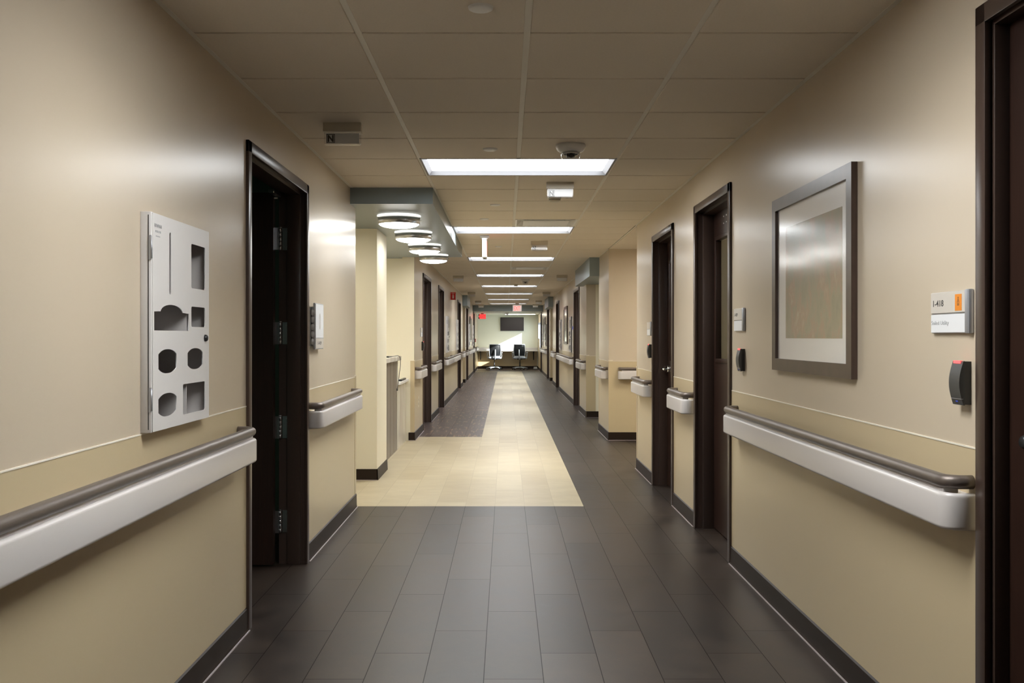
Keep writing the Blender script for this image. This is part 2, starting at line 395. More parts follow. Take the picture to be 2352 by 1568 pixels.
# recess on the right (waiting bay) then two small recesses
b = MB(); b.box(3.4, 3.55, 9.2, 12.2, 0, 2.52); struct(b.build('wall_bay_side', M['paint']))
facing_wall('wall_bay_far', 11.97, XR + 0.15, 3.4, 0.15)
facing_wall('wall_bay_near', 9.26, XR + 0.15, 3.4, 0.15)
b = MB(); b.box(XR, XR + 0.15, 11.9675, 11.97, 0, 0.99, m=M['wains']); b.box(XR, XR + 0.15, 11.9695, 11.97, 0.99, CEIL, m=M['paint']); struct(b.build('wall_bay_return'))
def niche(tagname, X, side, y0, y1, depth=0.7):
    xo = X + side * depth
    b = MB(); b.box(min(xo, xo + side * .1), max(xo, xo + side * .1), y0 - .1, y1 + .1, 0, 2.52); struct(b.build('wall_%s_back' % tagname, M['cream']))
    a, c = sorted((X + side * WT, xo))
    b = MB(); b.box(a, c, y1, y1 + 0.1, 0, 2.52); struct(b.build('wall_%s_far' % tagname, M['cream']))
    b = MB(); b.box(a, c, y0 - 0.1, y0, 0, 2.52); struct(b.build('wall_%s_near' % tagname, M['cream']))
niche('niche_left', XL, -1, 25.35, 26.85); niche('niche_right_middle', XR, 1, 13.25, 15.33); niche('niche_right_end', XR, 1, 26.3, 27.9)
# end wall with the work bench
b = MB(); b.box(-1.5, 1.65, 38.6, 38.75, 0, 2.5); struct(b.build('wall_end', M['endpaint']))
# rooms behind the open door and behind the glazed door
def room(nm, x0, x1, y0, y1, m):
    t = 0.06
    for n, a in (('near', (x0, x1, y0 - t, y0)), ('far', (x0, x1, y1, y1 + t)), ('side', ((x0 - t, x0) if abs(x0) > abs(x1) else (x1, x1 + t)) + (y0 - t, y1 + t))):
        b = MB(); b.box(*a, 0, 2.5); struct(b.build('wall_%s_%s' % (nm, n), m))
    b = MB(); b.box(x0, x1, y0, y1, 2.5, 2.55); struct(b.build('ceiling_%s' % nm, m))
room('patient_room', -4.2, XL - WT, 3.6, 6.9, M['green'])
room('work_room', XR + WT, 3.6, 4.6, 7.6, M['cream'])

# ---- floor
b = MB()
def fl(x0, x1, y0, y1, m): b.box(x0, x1, y0, y1, -0.05, 0.0, m=M[m])
fl(-4.3, 3.7, -3.6, 7.305, 'slate'); fl(-4.3, 0.597, 7.305, 12.36, 'sand'); fl(0.597, 3.7, 7.305, 35.6, 'slate')
fl(-0.312, 0.597, 12.36, 35.6, 'sand'); fl(-4.3, -0.312, 12.36, 35.2, 'walnut'); fl(-4.3, -0.312, 35.2, 35.6, 'sand'); fl(-4.3, 3.7, 35.6, 38.8, 'slate')
struct(b.build('floor'))

# ---- ceiling tiles and grid
ROW0 = 5.893; D = 0.61
COLS = [-1.15, -0.536, 0.077, 0.689, 1.295]
LIGHTROWS = [0 + 6 * k for k in range(-1, 8)]
VENTROWS = [5, 15, 29]
SOFF_Y0, SOFF_Y1 = 7.03, 11.74
bt = MB(); bg = MB()
r0 = int(math.floor((-3.4 - ROW0) / D)); r1 = int(math.ceil((33.2 - ROW0) / D))
for k in range(r0, r1):
    ya, yb = ROW0 + k * D, ROW0 + (k + 1) * D; yb2 = min(yb, 33.2)
    if ya > 33.15: continue
    for c in range(4):
        xa, xb = COLS[c], COLS[c + 1]
        if k in LIGHTROWS and c in (1, 2): continue
        if k in VENTROWS and c == 2: continue
        y_hi = yb2
        if c == 0:
            if SOFF_Y0 <= ya and yb <= SOFF_Y1 + 0.3: continue
            if ya < SOFF_Y0 < yb: y_hi = SOFF_Y0 + 0.01
        gx0 = 0.012 if c > 0 else 0.016; gx1 = 0.012 if c < 3 else 0.016
        if c == 3 and 9.41 < (ya + yb) / 2 < 11.97: gx1 = 0.012
        bt.box(xa + gx0, xb - gx1, ya + 0.008, y_hi - 0.008 if y_hi == yb2 else y_hi, CEIL, CEIL + 0.012, bev=0.002, seg=1)
    if 9.3 < ya and yb < 12.2:
        for c in range(3):
            xa = 1.308 + 0.61 * c; bt.box(xa + 0.0, xa + 0.596, max(ya, 9.41) + 0.006, min(yb, 11.97) - 0.006, CEIL, CEIL + 0.012, bev=0.002, seg=1)
    yy = ya
    bg.box(COLS[0], -0.547, yy - 0.012, yy + 0.012, CEIL + 0.008, CEIL + 0.02); bg.box(0.7, 3.3 if 9.4 < yy < 11.97 else COLS[4], yy - 0.012, yy + 0.012, CEIL + 0.008, CEIL + 0.02)
    bg.box(-0.525, 0.066, yy - 0.012, yy + 0.012, CEIL + 0.008, CEIL + 0.02); bg.box(0.089, 0.678, yy - 0.012, yy + 0.012, CEIL + 0.008, CEIL + 0.02)
ceil_o = struct(bt.build('ceiling', M['tile']))
# main tees, broken where the lights sit
for x in COLS[1:4]:
    y = -3.4
    stops = [(ROW0 + k * D, ROW0 + (k + 1) * D) for k in LIGHTROWS] if abs(x - 0.077) < .01 else []
    for a, c in stops + [(33.2, 33.2)]:
        if a > y: bg.box(x - 0.012, x + 0.012, y, min(a, 33.2), CEIL + 0.005, CEIL + 0.018)
        y = c
bg.box(XR, XR + 0.024, 9.41, 11.97, CEIL + 0.005, CEIL + 0.018)
bg.box(XL, XL + 0.02, -3.4, 7.28, CEIL - 0.001, CEIL + 0.001); bg.box(XR - 0.02, XR, -3.4, 9.41, CEIL - 0.001, CEIL + 0.001)
bg.box(XL, XL + 0.02, 11.94, 33.2, CEIL - 0.001, CEIL + 0.001); bg.box(XR - 0.02, XR, 11.97, 33.2, CEIL - 0.001, CEIL + 0.001)
struct(bg.build('ceiling_grid', M['tee'], ceil_o))
b = MB(); b.box(-4.3, 3.7, -3.6, 33.2, 2.62, 2.66); struct(b.build('ceiling_deck', M['ivory']))
b = MB(); b.box(XL, XR, 33.2, 33.32, 2.19, 2.5); struct(b.build('trim_1', M['soffit']))
b = MB(); b.box(-1.4, 1.6, 33.32, 38.6, 2.19, 2.24); struct(b.build('ceiling_end', M['endpaint']))
# soffits
b = MB(); b.box(-3.4, -0.54, SOFF_Y0, SOFF_Y1, 2.28, CEIL); struct(b.build('trim_2', M['soffit']), 'long grey blue soffit over the alcove counter')
b = MB(); b.box(-3.4, XL - 0.15, SOFF_Y1, 12.0, 2.28, CEIL); struct(b.build('trim_6', M['soffit']))
b = MB(); b.box(1.16, XR + 0.75, 13.2, 15.95, 2.14, CEIL); struct(b.build('trim_3', M['soffit']), 'grey soffit over the right recess')
b = MB(); b.box(1.16, XR + 0.75, 26.1, 28.5, 2.12, CEIL); struct(b.build('trim_4', M['soffit']))
b = MB(); b.box(XL - 0.75, -1.02, 25.2, 27.15, 2.12, CEIL); struct(b.build('trim_5', M['soffit']))

# ---- baseboards with a pale caulk line, cap line
def runs(y0, y1, doors):
    out = []; y = y0
    for d in sorted(doors, key=lambda d: d[1]):
        if d[1] > y0 and d[1] < y1:
            out.append((y, d[1])); y = d[2]
    out.append((y, y1)); return out
def base_run(nm, X, side, segs):
    b = MB(); c = MB(); cp = MB()
    for a, e in segs:
        xi = X - side * 0.002
        pr = [(xi, 0), (xi - side * 0.012, 0), (xi - side * 0.008, 0.012), (xi - side * 0.007, 0.098), (xi, 0.103)]
        b.prism(pr, 1, a, e)
        x2 = xi - side * 0.012; c.box(min(x2, x2 - side * 0.006), max(x2, x2 - side * 0.006), a, e, 0, 0.004)
        x3 = X - side * 0.0035; cp.box(min(X, x3), max(X, x3), a, e, 0.99, 0.9945)
    o = struct(b.build('baseboard_' + nm, M['base'])); struct(c.build('caulk_line', M['caulk'], o)); struct(cp.build('cap_strip', M['capline'], o))
base_run('left_front', XL, -1, runs(-3.4, 7.28, DOORS_L)); base_run('left_middle', XL, -1, runs(11.94, 25.35, DOORS_L)); base_run('left_end', XL, -1, runs(26.85, 38.6, DOORS_L))
base_run('right_front', XR, 1, runs(-3.4, 9.41, DOORS_R)); base_run('right_pier', XR, 1, [(11.97, 13.25)]); base_run('right_middle', XR, 1, runs(15.33, 26.3, DOORS_R)); base_run('right_end', XR, 1, runs(27.9, 38.6, DOORS_R))
def base_face(nm, y, x0, x1, cap=True, h=0.1):
    b = MB(); b.box(x0, x1, y - 0.010, y, 0, h); o = struct(b.build('baseboard_' + nm, M['base']))
    c = MB(); c.box(x0, x1, y - 0.015, y - 0.010, 0, 0.004); struct(c.build('caulk_line', M['caulk'], o))
    if cap: c = MB(); c.box(x0, x1, y - 0.0035, y, 0.99, 0.9945); struct(c.build('cap_strip', M['capline'], o))
base_face('alcove_pier', 8.64, -2.2, XL - 0.012, False); base_face('alcove_far', 11.937, -1.22, XL + 0.008, False); base_face('bay', 11.967, XR - 0.008, 3.4)
base_face('niche_right_middle', 15.33, XR, XR + 0.7); base_face('niche_left', 26.85, XL - 0.7, XL, False); base_face('niche_right_end', 27.9, XR, XR + 0.7, False)
base_face('end', 38.6, XL, XR, False, h=0.11)
b = MB(); b.prism([(XL - 0.02, 0), (XL - 0.008, 0), (XL - 0.012, 0.1), (XL - 0.02, 0.1)], 1, 8.63, 9.33); struct(b.build('baseboard_alcove_side', M['base']))

# ---- end window in the right wall
def window(n, y0, y1, z0, z1):
    w = bpy.data.objects.new('window_%d' % n, None); COL.objects.link(w); struct(w); w.location = (XR, (y0 + y1) / 2, z0); h = (y1 - y0) / 2; H = z1 - z0
    b = MB()
    for a in ((0.0, .14, -h, -h + .03, 0, H), (0.0, .14, h - .03, h, 0, H), (0.0, .14, -h, h, 0, .03), (0.0, .14, -h, h, H - .03, H)): b.box(*a)
    struct(b.build('window_frame', M['alu'], w))
    b = MB(); b.quad((0.07, -h + .03, .03), (0.07, h - .03, .03), (0.07, h - .03, H - .03), (0.07, -h + .03, H - .03)); struct(b.build('window_pane', M['glass'], w))
window(1, 35.6, 36.5, 0.75, 1.86); window(2, 36.6, 38.2, 1.2, 1.86)

# ------------------------------------------------------------------ doors
def local_wall(name, side, y, z=0.0):
    """Empty on a wall: local +X out of the wall, local +Y to the reader's right"""
    return ((XL if side < 0 else XR), y, z), (0.0 if side < 0 else PI)
def make_door(n, side, y0, y1, top=2.18, leaf_depth=0.115, open_leaf=False, lite=None, lever=None, lever_black=False, rose=None):
    r = bpy.data.objects.new('door_%d' % n, None); COL.objects.link(r); struct(r)
    r.location = ((XL if side < 0 else XR), (y0 + y1) / 2, 0); r.rotation_euler = (0, 0, 0 if side < 0 else PI)
    hw = (y1 - y0) / 2; FW = 0.052
    b = MB()
    # frame: faces, returns, jambs with the stop
    for s in (-1, 1):
        a, c = sorted((s * hw, s * (hw - FW))); b.box(0.0, 0.014, a, c, 0, top, bev=0.002)
        a, c = sorted((s * (hw - 0.02), s * (hw - FW + 0.006))); b.box(-0.15, 0.002, a, c, 0, top - 0.02)
        a, c = sorted((s * (hw - FW + 0.006), s * (hw - FW - 0.010))); sd = -leaf_depth + 0.0; b.box(sd, sd + 0.04 if leaf_depth < .08 else sd + 0.075, a, c, 0, top - FW, bev=0.002)
    b.box(0.0, 0.014, -hw, hw, top - FW, top, bev=0.002); b.box(-0.15, 0.002, -hw + .02, hw - .02, top - FW + 0.006, top - 0.02)
    b.box(-leaf_depth, -leaf_depth + (0.04 if leaf_depth < .08 else 0.075), -hw + FW, hw - FW, top - FW - 0.01, top - FW + 0.006)
    struct(smooth_by_angle(b.build('door_frame', M['frame'], r), 30))
    lw = hw - FW + 0.004; lt = top - FW - 0.006
    if open_leaf:
        # leaf swung into the room about the far jamb, nearly square to the wall
        L = 2 * lw; yh = lw - 0.03
        b = MB(); b.box(-0.165 - L, -0.165, yh - 0.045, yh, 0.012, lt)
        lf = struct(smooth_by_angle(b.build('door_leaf', M['leaf'], r)))
        b = MB(); b.box(-0.1655, -0.1640, yh - 0.045, yh, 0.012, lt); struct(b.build('edge_strip', M['leaf'], lf))
        for zc in (1.858, 1.32, 0.783, 0.245):
            h = MB(); h.box(-0.128, -0.083, lw - 0.006, lw - 0.003, zc - 0.063, zc + 0.063)
            for zz in (-0.045, -0.015, 0.015, 0.045): h.lathe([(0, -0.002), (0.0035, -0.002), (0.0035, 0)], (-0.10 + (0.012 if abs(zz) < .03 else -0.004), lw - 0.006, zc + zz), 8, axis=1)
            for q in range(5): h.tube([(-0.140, lw - 0.012, zc - 0.063 + q * 0.0252 + 0.001), (-0.140, lw - 0.012, zc - 0.063 + (q + 1) * 0.0252 - 0.001)], 0.0075, 12)
            h.box(-0.164, -0.142, lw - 0.03, lw - 0.027, zc - 0.063, zc + 0.063)
            h.tube([(-0.140, lw - 0.012, zc + 0.063), (-0.140, lw - 0.012, zc + 0.069)], 0.0085, 10)
            struct(h.build('hinge', M['steel'], r))
        c = MB(); c.box(-0.16, -0.13, lw - 0.20, lw - 0.02, lt - 0.02, lt + 0.0, bev=.003); c.tube([(-0.145, lw - 0.05, lt - 0.028), (-0.6, lw - 0.06, lt - 0.028)], 0.005, 8)
        struct(c.build('door_closer', M['steel'], r)); return r
    b = MB(); x0, x1 = -leaf_depth - 0.030, -leaf_depth
    if lite:
        ua, ub, za, zb = lite
        b.box(x0, x1, -lw, lw, 0.01, za); b.box(x0, x1, -lw, lw, zb, lt); b.box(x0, x1, -lw, ua, za, zb); b.box(x0, x1, ub, lw, za, zb)
    else: b.box(x0, x1, -lw, lw, 0.01, lt)
    lf = struct(b.build('door_leaf', M['leaf'], r))
    if lite:
        f = MB(); t = 0.022
        for a in ((ua - t, ub + t, za - t, za + 0.004), (ua - t, ub + t, zb - 0.004, zb + t), (ua - t, ua + .004, za, zb), (ub - .004, ub + t, za, zb)):
            f.box(x0 - 0.001, x1 + 0.008, a[0], a[1], a[2], a[3], bev=0.003)
        struct(smooth_by_angle(f.build('lite_frame', M['leaf'], lf))); g = MB(); g.quad((x0 + 0.012, ua, za), (x0 + 0.012, ub, za), (x0 + 0.012, ub, zb), (x0 + 0.012, ua, zb)); struct(g.build('lite_pane', M['glass'], lf))
        for (uu, zz) in ((-0.10, 0), (-0.18, 0), (-0.10, -0.045), (-0.18, -0.045)):
            d = MB(); d.lathe([(0, 0.004), (0.005, 0.003), (0.006, 0.0)], (x1, uu, lt - 0.05 + zz), 8, axis=0); struct(d.build('bolt_head', M['steel'], lf))
    if lever is not None:
        h = MB(); z = 1.02; mm = M['black'] if lever_black else M['chrome']
        h.lathe([(0, 0.012), (0.028, 0.012), (0.032, 0.004), (0.032, 0)], (x1, lever, z), 20, axis=0)
        h.tube([(x1, lever, z), (x1 + 0.05, lever, z)], 0.010, 12)
        s = -1 if lever > 0 else 1
        h.tube([(x1 + 0.048, lever, z), (x1 + 0.052, lever + s * 0.03, z), (x1 + 0.05, lever + s * 0.11, z - 0.002)], [0.011, 0.010, 0.008], 12)
        struct(h.build('door_handle', mm, lf))
    if rose is not None:
        h = MB(); h.lathe([(0, 0.016), (0.012, 0.016), (0.016, 0.012), (0.020, 0.004), (0.020, 0)], (x1, rose, 1.028), 20, axis=0); struct(h.build('lock_cylinder', M['black'], lf))
    return r
make_door(1, -1, 4.21, 5.50, 2.172, 0.10, open_leaf=True)
for n, a, c in DOORS_L[1:]: make_door(n, -1, a, c, 2.18, 0.115, lever=-0.55 + 0.05)
make_door(7, 1, *DOORS_R[0][1:], top=2.195, leaf_depth=0.048, rose=-0.478)
make_door(8, 1, *DOORS_R[1][1:], top=2.187, lite=(-0.385, 0.15, 1.15, 1.945))
make_door(9, 1, *DOORS_R[2][1:], top=2.178, lite=(-0.32, -0.18, 1.09, 1.93), lever=-0.40)
make_door(10, 1, *DOORS_R[3][1:], lever=0.50)
for n, a, c in DOORS_R[4:]: make_door(n, 1, a, c, lever=0.45)

# ------------------------------------------------------------------ handrails
def arcpath(L, p, r, inset, end0=True, end1=True, n=6):
    """U-shaped plan path: wall -> out to p -> along -> back to wall"""
    pts = []
    if end0:
        pts += [(0.003, inset), (max(p - r, 0.004), inset)] if p > r else [(0.003, inset)]
        pts += [(p - r + r * math.sin(t), inset + r - r * math.cos(t)) for t in [PI / 2 * k / n for k in range(1, n + 1)]]
    else: pts += [(p, 0.0)]
    if end1:
        pts += [(p - r + r * math.cos(t), L - inset - r + r * math.sin(t)) for t in [PI / 2 * k / n for k in range(0, n)]]
        pts += [(p - r, L - inset), (0.003, L - inset)]
    else: pts += [(p, L)]
    return pts
def rounded(d0, d1, z0, z1, r, n=4): return rrect(d0, d1, z0, z1, r, n)
def handrail(loc, rotz, L, label, group='handrails with bumper along the corridor walls'):
    t = thing('handrail', label, 'handrail', loc, rotz, group)
    r = 0.045
    b = MB(); b.sweep(arcpath(L, 0.070, 0.042, 0.024), [(0.0195 * math.cos(a), 0.897 + 0.0195 * math.sin(a)) for a in [2 * PI * k / 16 for k in range(16)]]); b.build('grip_rail', M['rod'], t)
    b = MB(); b.sweep(arcpath(L, 0.088, 0.05, 0.0), rounded(-0.024, 0.0, 0.765, 0.868, 0.0115)); b.build('bumper', M['pvc'], t)
    b = MB(); b.box(0.0, 0.066, 0.03, L - 0.03, 0.775, 0.862); b.box(0.03, 0.074, 0.045, L - 0.045, 0.862, 0.884, bev=0.004)
    smooth_by_angle(b.build('mounting_channel', M['pvc'], t)); return t
G = [(-2.6, 4.10, 'near handrail on the left wall below the dispenser cabinet, running to the open door'),
     (5.52, 7.10, 'handrail on the left wall just past the open door, under the room number holder'),
     (12.0, 12.95, 'short handrail on the left wall between the alcove corner and the first door beyond it'),
     (14.58, 15.9, 'handrail on the left wall between the two doors beyond the alcove'),
     (17.62, 19.70, 'handrail on the left wall below the first dispenser cabinet beyond the alcove'),
     (19.76, 22.55, 'handrail on the left wall below the fire sign, running to the far door'),
     (24.12, 25.2, 'short handrail on the left wall in front of the left recess'),
     (26.9, 27.40, 'very short handrail on the left wall just behind the left recess'),
     (28.82, 33.40, 'farthest long handrail on the left wall before the corridor header'),
     (34.78, 37.5, 'handrail on the left wall beyond the header, beside the work bench')]
for a, c, lab in G: handrail((XL, a, 0), 0.0, c - a, lab)
G = [(2.615, 5.33, 'near handrail on the right wall below the framed picture'),
     (6.545, 7.20, 'short handrail on the right wall between the glazed door and the lever door'),
     (8.41, 9.25, 'short handrail on the right wall at the corner of the right bay'),
     (12.03, 12.98, 'handrail on the corridor side of the pier past the right bay'),
     (15.40, 16.55, 'short handrail on the right wall before the door under the grey soffit'),
     (18.12, 22.95, 'long handrail on the right wall below the far framed picture'),
     (24.5, 25.9, 'handrail on the right wall in front of the farthest right recess'),
     (29.75, 34.1, 'farthest handrail on the right wall, before the corridor header')]
for a, c, lab in G: handrail((XR, c, 0), PI, c - a, lab)
handrail((1.40, 11.966, 0), -PI / 2 , 0.001 + 1.2, 'handrail on the wall of the right bay that faces the corridor end') if False else None
t = handrail((1.405, 11.966, 0), -PI / 2, 1.2, 'handrail on the facing wall at the back of the right bay')

# ------------------------------------------------------------------ corner guards
def guard(loc, sx, sy, label):
    """L shaped guard at a wall corner: sx toward the corridor side, sy toward the face"""
    b = MB(); t = 0.003; w = 0.05
    b.box(min(0, sx * t), max(0, sx * t), min(0, -sy * w), max(0, -sy * w), 0.105, 1.0)
    b.box(min(sx * t, -sx * w), max(sx * t, -sx * w), min(0, sy * t), max(0, sy * t), 0.105, 1.0)
    o = b.build('corner_guard', M['wains']); o.location = loc
    tag(o, label, 'corner guard', 'corner guards')
    c = MB(); c.box(min(sx * (t + .003), -sx * w), max(sx * (t + .003), -sx * w), min(-sy * w, sy * (t + .003)), max(-sy * w, sy * (t + .003)), 0.99, 1.004); 
    # keep the cap as a thin rim
    c.bm.free(); c = MB(); c.box(min(0, sx * (t + .002)), max(0, sx * (t + .002)), min(0, -sy * w), max(0, -sy * w), 1.0, 1.006)
    c.box(min(sx * t, -sx * w), max(sx * t, -sx * w), min(0, sy * (t + .002)), max(0, sy * (t + .002)), 1.0, 1.006); c.build('cap', M['capline'], o)
    return o
guard((XL + 0.002, 7.28, 0), 1, 1, 'tan corner guard where the left wall ends at the alcove')
guard((XL + 0.002, 11.937, 0), 1, -1, 'tan corner guard at the far corner of the alcove')
guard((XR - 0.002, 9.41, 0), -1, 1, 'tan corner guard where the right wall ends at the bay')
guard((XR - 0.002, 11.967, 0), -1, -1, 'tan corner guard on the near corner of the pier past the right bay')
guard((XR - 0.002, 13.25, 0), -1, 1, 'tan corner guard on the far corner of the pier past the right bay')
guard((XR - 0.002, 15.33, 0), -1, -1, 'tan corner guard at the corner behind the right recess')

# ------------------------------------------------------------------ dispenser cabinets
def bolt(b, x, y, z): b.lathe([(0, 0.003), (0.004, 0.002), (0.005, 0)], (x, y, z), 10, axis=0)
def cabinet(side, y, label):
    base_y = y if side < 0 else y + CW
    t = thing('dispenser_cabinet', label, 'dispenser cabinet', ((XL if side < 0 else XR), base_y, CZ0), 0.0 if side < 0 else PI, 'white dispenser cabinets on the corridor walls')
    W, H = CW, CZ1 - CZ0; xf = 0.037
    b = MB()
    th = 0.002
    b.box(-0.10, -0.098, 0.014, W - 0.014, 0.014, H - 0.014, m=M['cabin'])
    for a in ((-0.10, xf - 0.006, 0.014, 0.016, 0.014, H - 0.014), (-0.10, xf - 0.006, W - 0.016, W - 0.014, 0.014, H - 0.014), (-0.10, xf - 0.006, 0.014, W - 0.014, 0.014, 0.016), (-0.10, xf - 0.006, 0.014, W - 0.014, H - 0.016, H - 0.014)): b.box(*a, m=M['cabin'])
    # surround outside the wall
    for a in ((0.0, xf - 0.003, 0.0, 0.014, 0, H), (0.0, xf - 0.004, W - 0.014, W, 0, H), (0.0, xf - 0.004, 0.014, W - 0.014, 0, 0.014), (0.0, xf - 0.004, 0.014, W - 0.014, H - 0.014, H)): b.box(*a, bev=0.0015, m=M['cab'])
    smooth_by_angle(b.build('cabinet_body', None, t))
    b = MB()
    b.box(-0.097, 0.028, 0.351, 0.353, 0.016, H - 0.016); b.build('divider', M['cabin'], t)
    for a in ((0.016, 0.351, 0.296), (0.353, W - 0.016, 0.296), (0.016, 0.351, 0.150), (0.353, W - 0.016, 0.45), (0.353, W - 0.016, 0.163)):
        b = MB(); b.box(-0.097, 0.028, a[0], a[1], a[2], a[2] + 0.002); b.build('shelf', M['cabin'], t)
    b = MB(); b.box(-0.097, -0.09, 0.36, 0.50, 0.47, 0.63); b.build('holder_plate', M['cabin'], t)
    b = MB(); b.box(-0.097, -0.085, 0.40, 0.52, 0.02, 0.12, bev=.002); b.build('holder_plate', M['cabin'], t)
    for q in ((-0.089, 0.40, 0.57), (-0.084, 0.46, 0.10), (-0.096, 0.44, 0.36)):
        bb = MB(); bolt(bb, *q); bb.build('bolt_head', M['steel'], t)
    # near edge flange and door with cut-outs; door u from 0.02 to W
    h = [rrect(0.156, 0.171, 0.443, 0.648, 0.007, 3),
         rrect(0.375, 0.530, 0.475, 0.632, 0.008), rrect(0.375, 0.530, 0.338, 0.410, 0.008),
         barrel(0.056, 0.224, 0.183, 0.262), barrel(0.336, 0.502, 0.187, 0.262), barrel(0.056, 0.224, 0.042, 0.118), rrect(0.288, 0.530, 0.034, 0.139, 0.008)]
    hump = [(0.012, 0.323), (0.348, 0.323), (0.348, 0.383), (0.285, 0.385)]
    hump += [(0.18 + 0.105 * math.cos(a), 0.383 + 0.026 * math.sin(a)) for a in [PI * k / 12 for k in range(1, 12)]] + [(0.075, 0.385), (0.012, 0.383)]
    hump = [(u, v) if u > 0.02 else (0.020, v) for u, v in hump]
    h.append(hump)
    me = plate(rrect(0.008, W, 0.002, H - 0.002, 0.003, 2), h, 0.003)
    dd = MB(); dd.mesh(me, Matrix.Translation((xf - 0.0015, 0, 0)) @ WALLTXT)
    for a in ((xf - 0.022, xf - 0.003, W - 0.003, W, 0.002, H - 0.002), (xf - 0.022, xf - 0.003, 0.008, W, H - 0.005, H - 0.002)): dd.box(*a)
    dr = dd.build('cabinet_door', M['cab'], t)
    k = MB(); k.lathe([(0, 0.010), (0.009, 0.010), (0.012, 0.006), (0.013, 0)], (xf, 0.528, 0.298), 20, axis=0); k.box(xf + 0.010, xf + 0.0106, 0.5265, 0.5295, 0.292, 0.304, m=None); k.build('lock', M['black'], dr)
    for za in (0.065, 0.545):
        g = MB(); g.box(xf - 0.010, xf - 0.001, -0.0030, 0.0, za, za + 0.078, bev=.0008); g.tube([(xf - 0.0015, -0.001, za + 0.004), (xf - 0.0015, -0.001, za + 0.074)], 0.003, 8)
        g.build('hinge', M['alu'], dr)
    s = MB(); s.box(xf - 0.0125, xf - 0.010, -0.0008, 0.0, 0.01, H - 0.01); s.build('door_gap', M['black'], t)
    lettering('BOWMAN', 0.016, (xf + 0.0008, 0.052, H - 0.040), M['greyink'], dr, width=0.062)
    dts = MB()
    for q in range(4): dts.box(xf, xf + 0.0008, 0.030 + q * 0.013, 0.037 + q * 0.013, H - 0.062, H - 0.055)
    dts.box(xf, xf + 0.0006, 0.034, 0.070, H - 0.075, H - 0.072)
    dts.build('label_marks', M['greyink'], dr)
    return t
labsL = ['large white dispenser cabinet with cut-out openings on the near left wall', 'white dispenser cabinet on the left wall before the red fire sign', 'white dispenser cabinet on the left wall behind the red fire sign',
         'white dispenser cabinet on the left wall in front of the far left picture', 'white dispenser cabinet on the left wall behind the far left picture']
for y, l in zip(CAB_L, labsL): cabinet(-1, y, l)
labsR = ['white dispenser cabinet on the right wall in front of the middle picture', 'white dispenser cabinet on the right wall behind the middle picture', 'white dispenser cabinet on the right wall in front of the farthest right picture', 'white dispenser cabinet on the right wall behind the farthest right picture']
for y, l in zip(CAB_R, labsR): cabinet(1, y, l)

# ------------------------------------------------------------------ pictures
def picture(side, y, label):
    W, H, z0, T = 1.045, 0.802, 1.143, 0.024
    t = thing('framed_picture', label, 'picture', ((XL if side < 0 else XR), (y if side < 0 else y + W), z0), 0.0 if side < 0 else PI, 'large framed pictures on the walls')
    b = MB(); fw = 0.055
    def bar(poly): b.prism(poly, 0, 0.001, T)
    bar([(0, 0), (W, 0), (W - fw, fw), (fw, fw)]); bar([(0, H), (fw, H - fw), (W - fw, H - fw), (W, H)]); bar([(0, 0), (fw, fw), (fw, H - fw), (0, H)]); bar([(W, 0), (W, H), (W - fw, H - fw), (W - fw, fw)])
    b.build('picture_frame', M['woodframe'], t)
    b = MB(); b.box(0.002, 0.010, fw, W - fw, fw, H - fw); b.build('picture_mat', M['mat'], t)
    b = MB(); b.box(0.0101, 0.0106, 0.18, W - 0.13, 0.150, 0.655); b.build('print', M['art'], t)
    b = MB(); b.quad((0.014, fw, fw), (0.014, W - fw, fw), (0.014, W - fw, H - fw), (0.014, fw, H - fw)); b.build('glass_pane', M['picglass'], t)
    return t
M['picglass'] = glass('picture_glass', (1, 1, 1), rough=0.15, power=3.2)
picture(1, 3.505, 'large framed autumn print on the near right wall')
picture(1, 19.92, 'framed picture on the right wall between two dispenser cabinets, past the grey soffit')
picture(1, 31.2, 'farthest framed picture on the right wall')
picture(-1, 30.2, 'framed picture on the left wall near the corridor header')

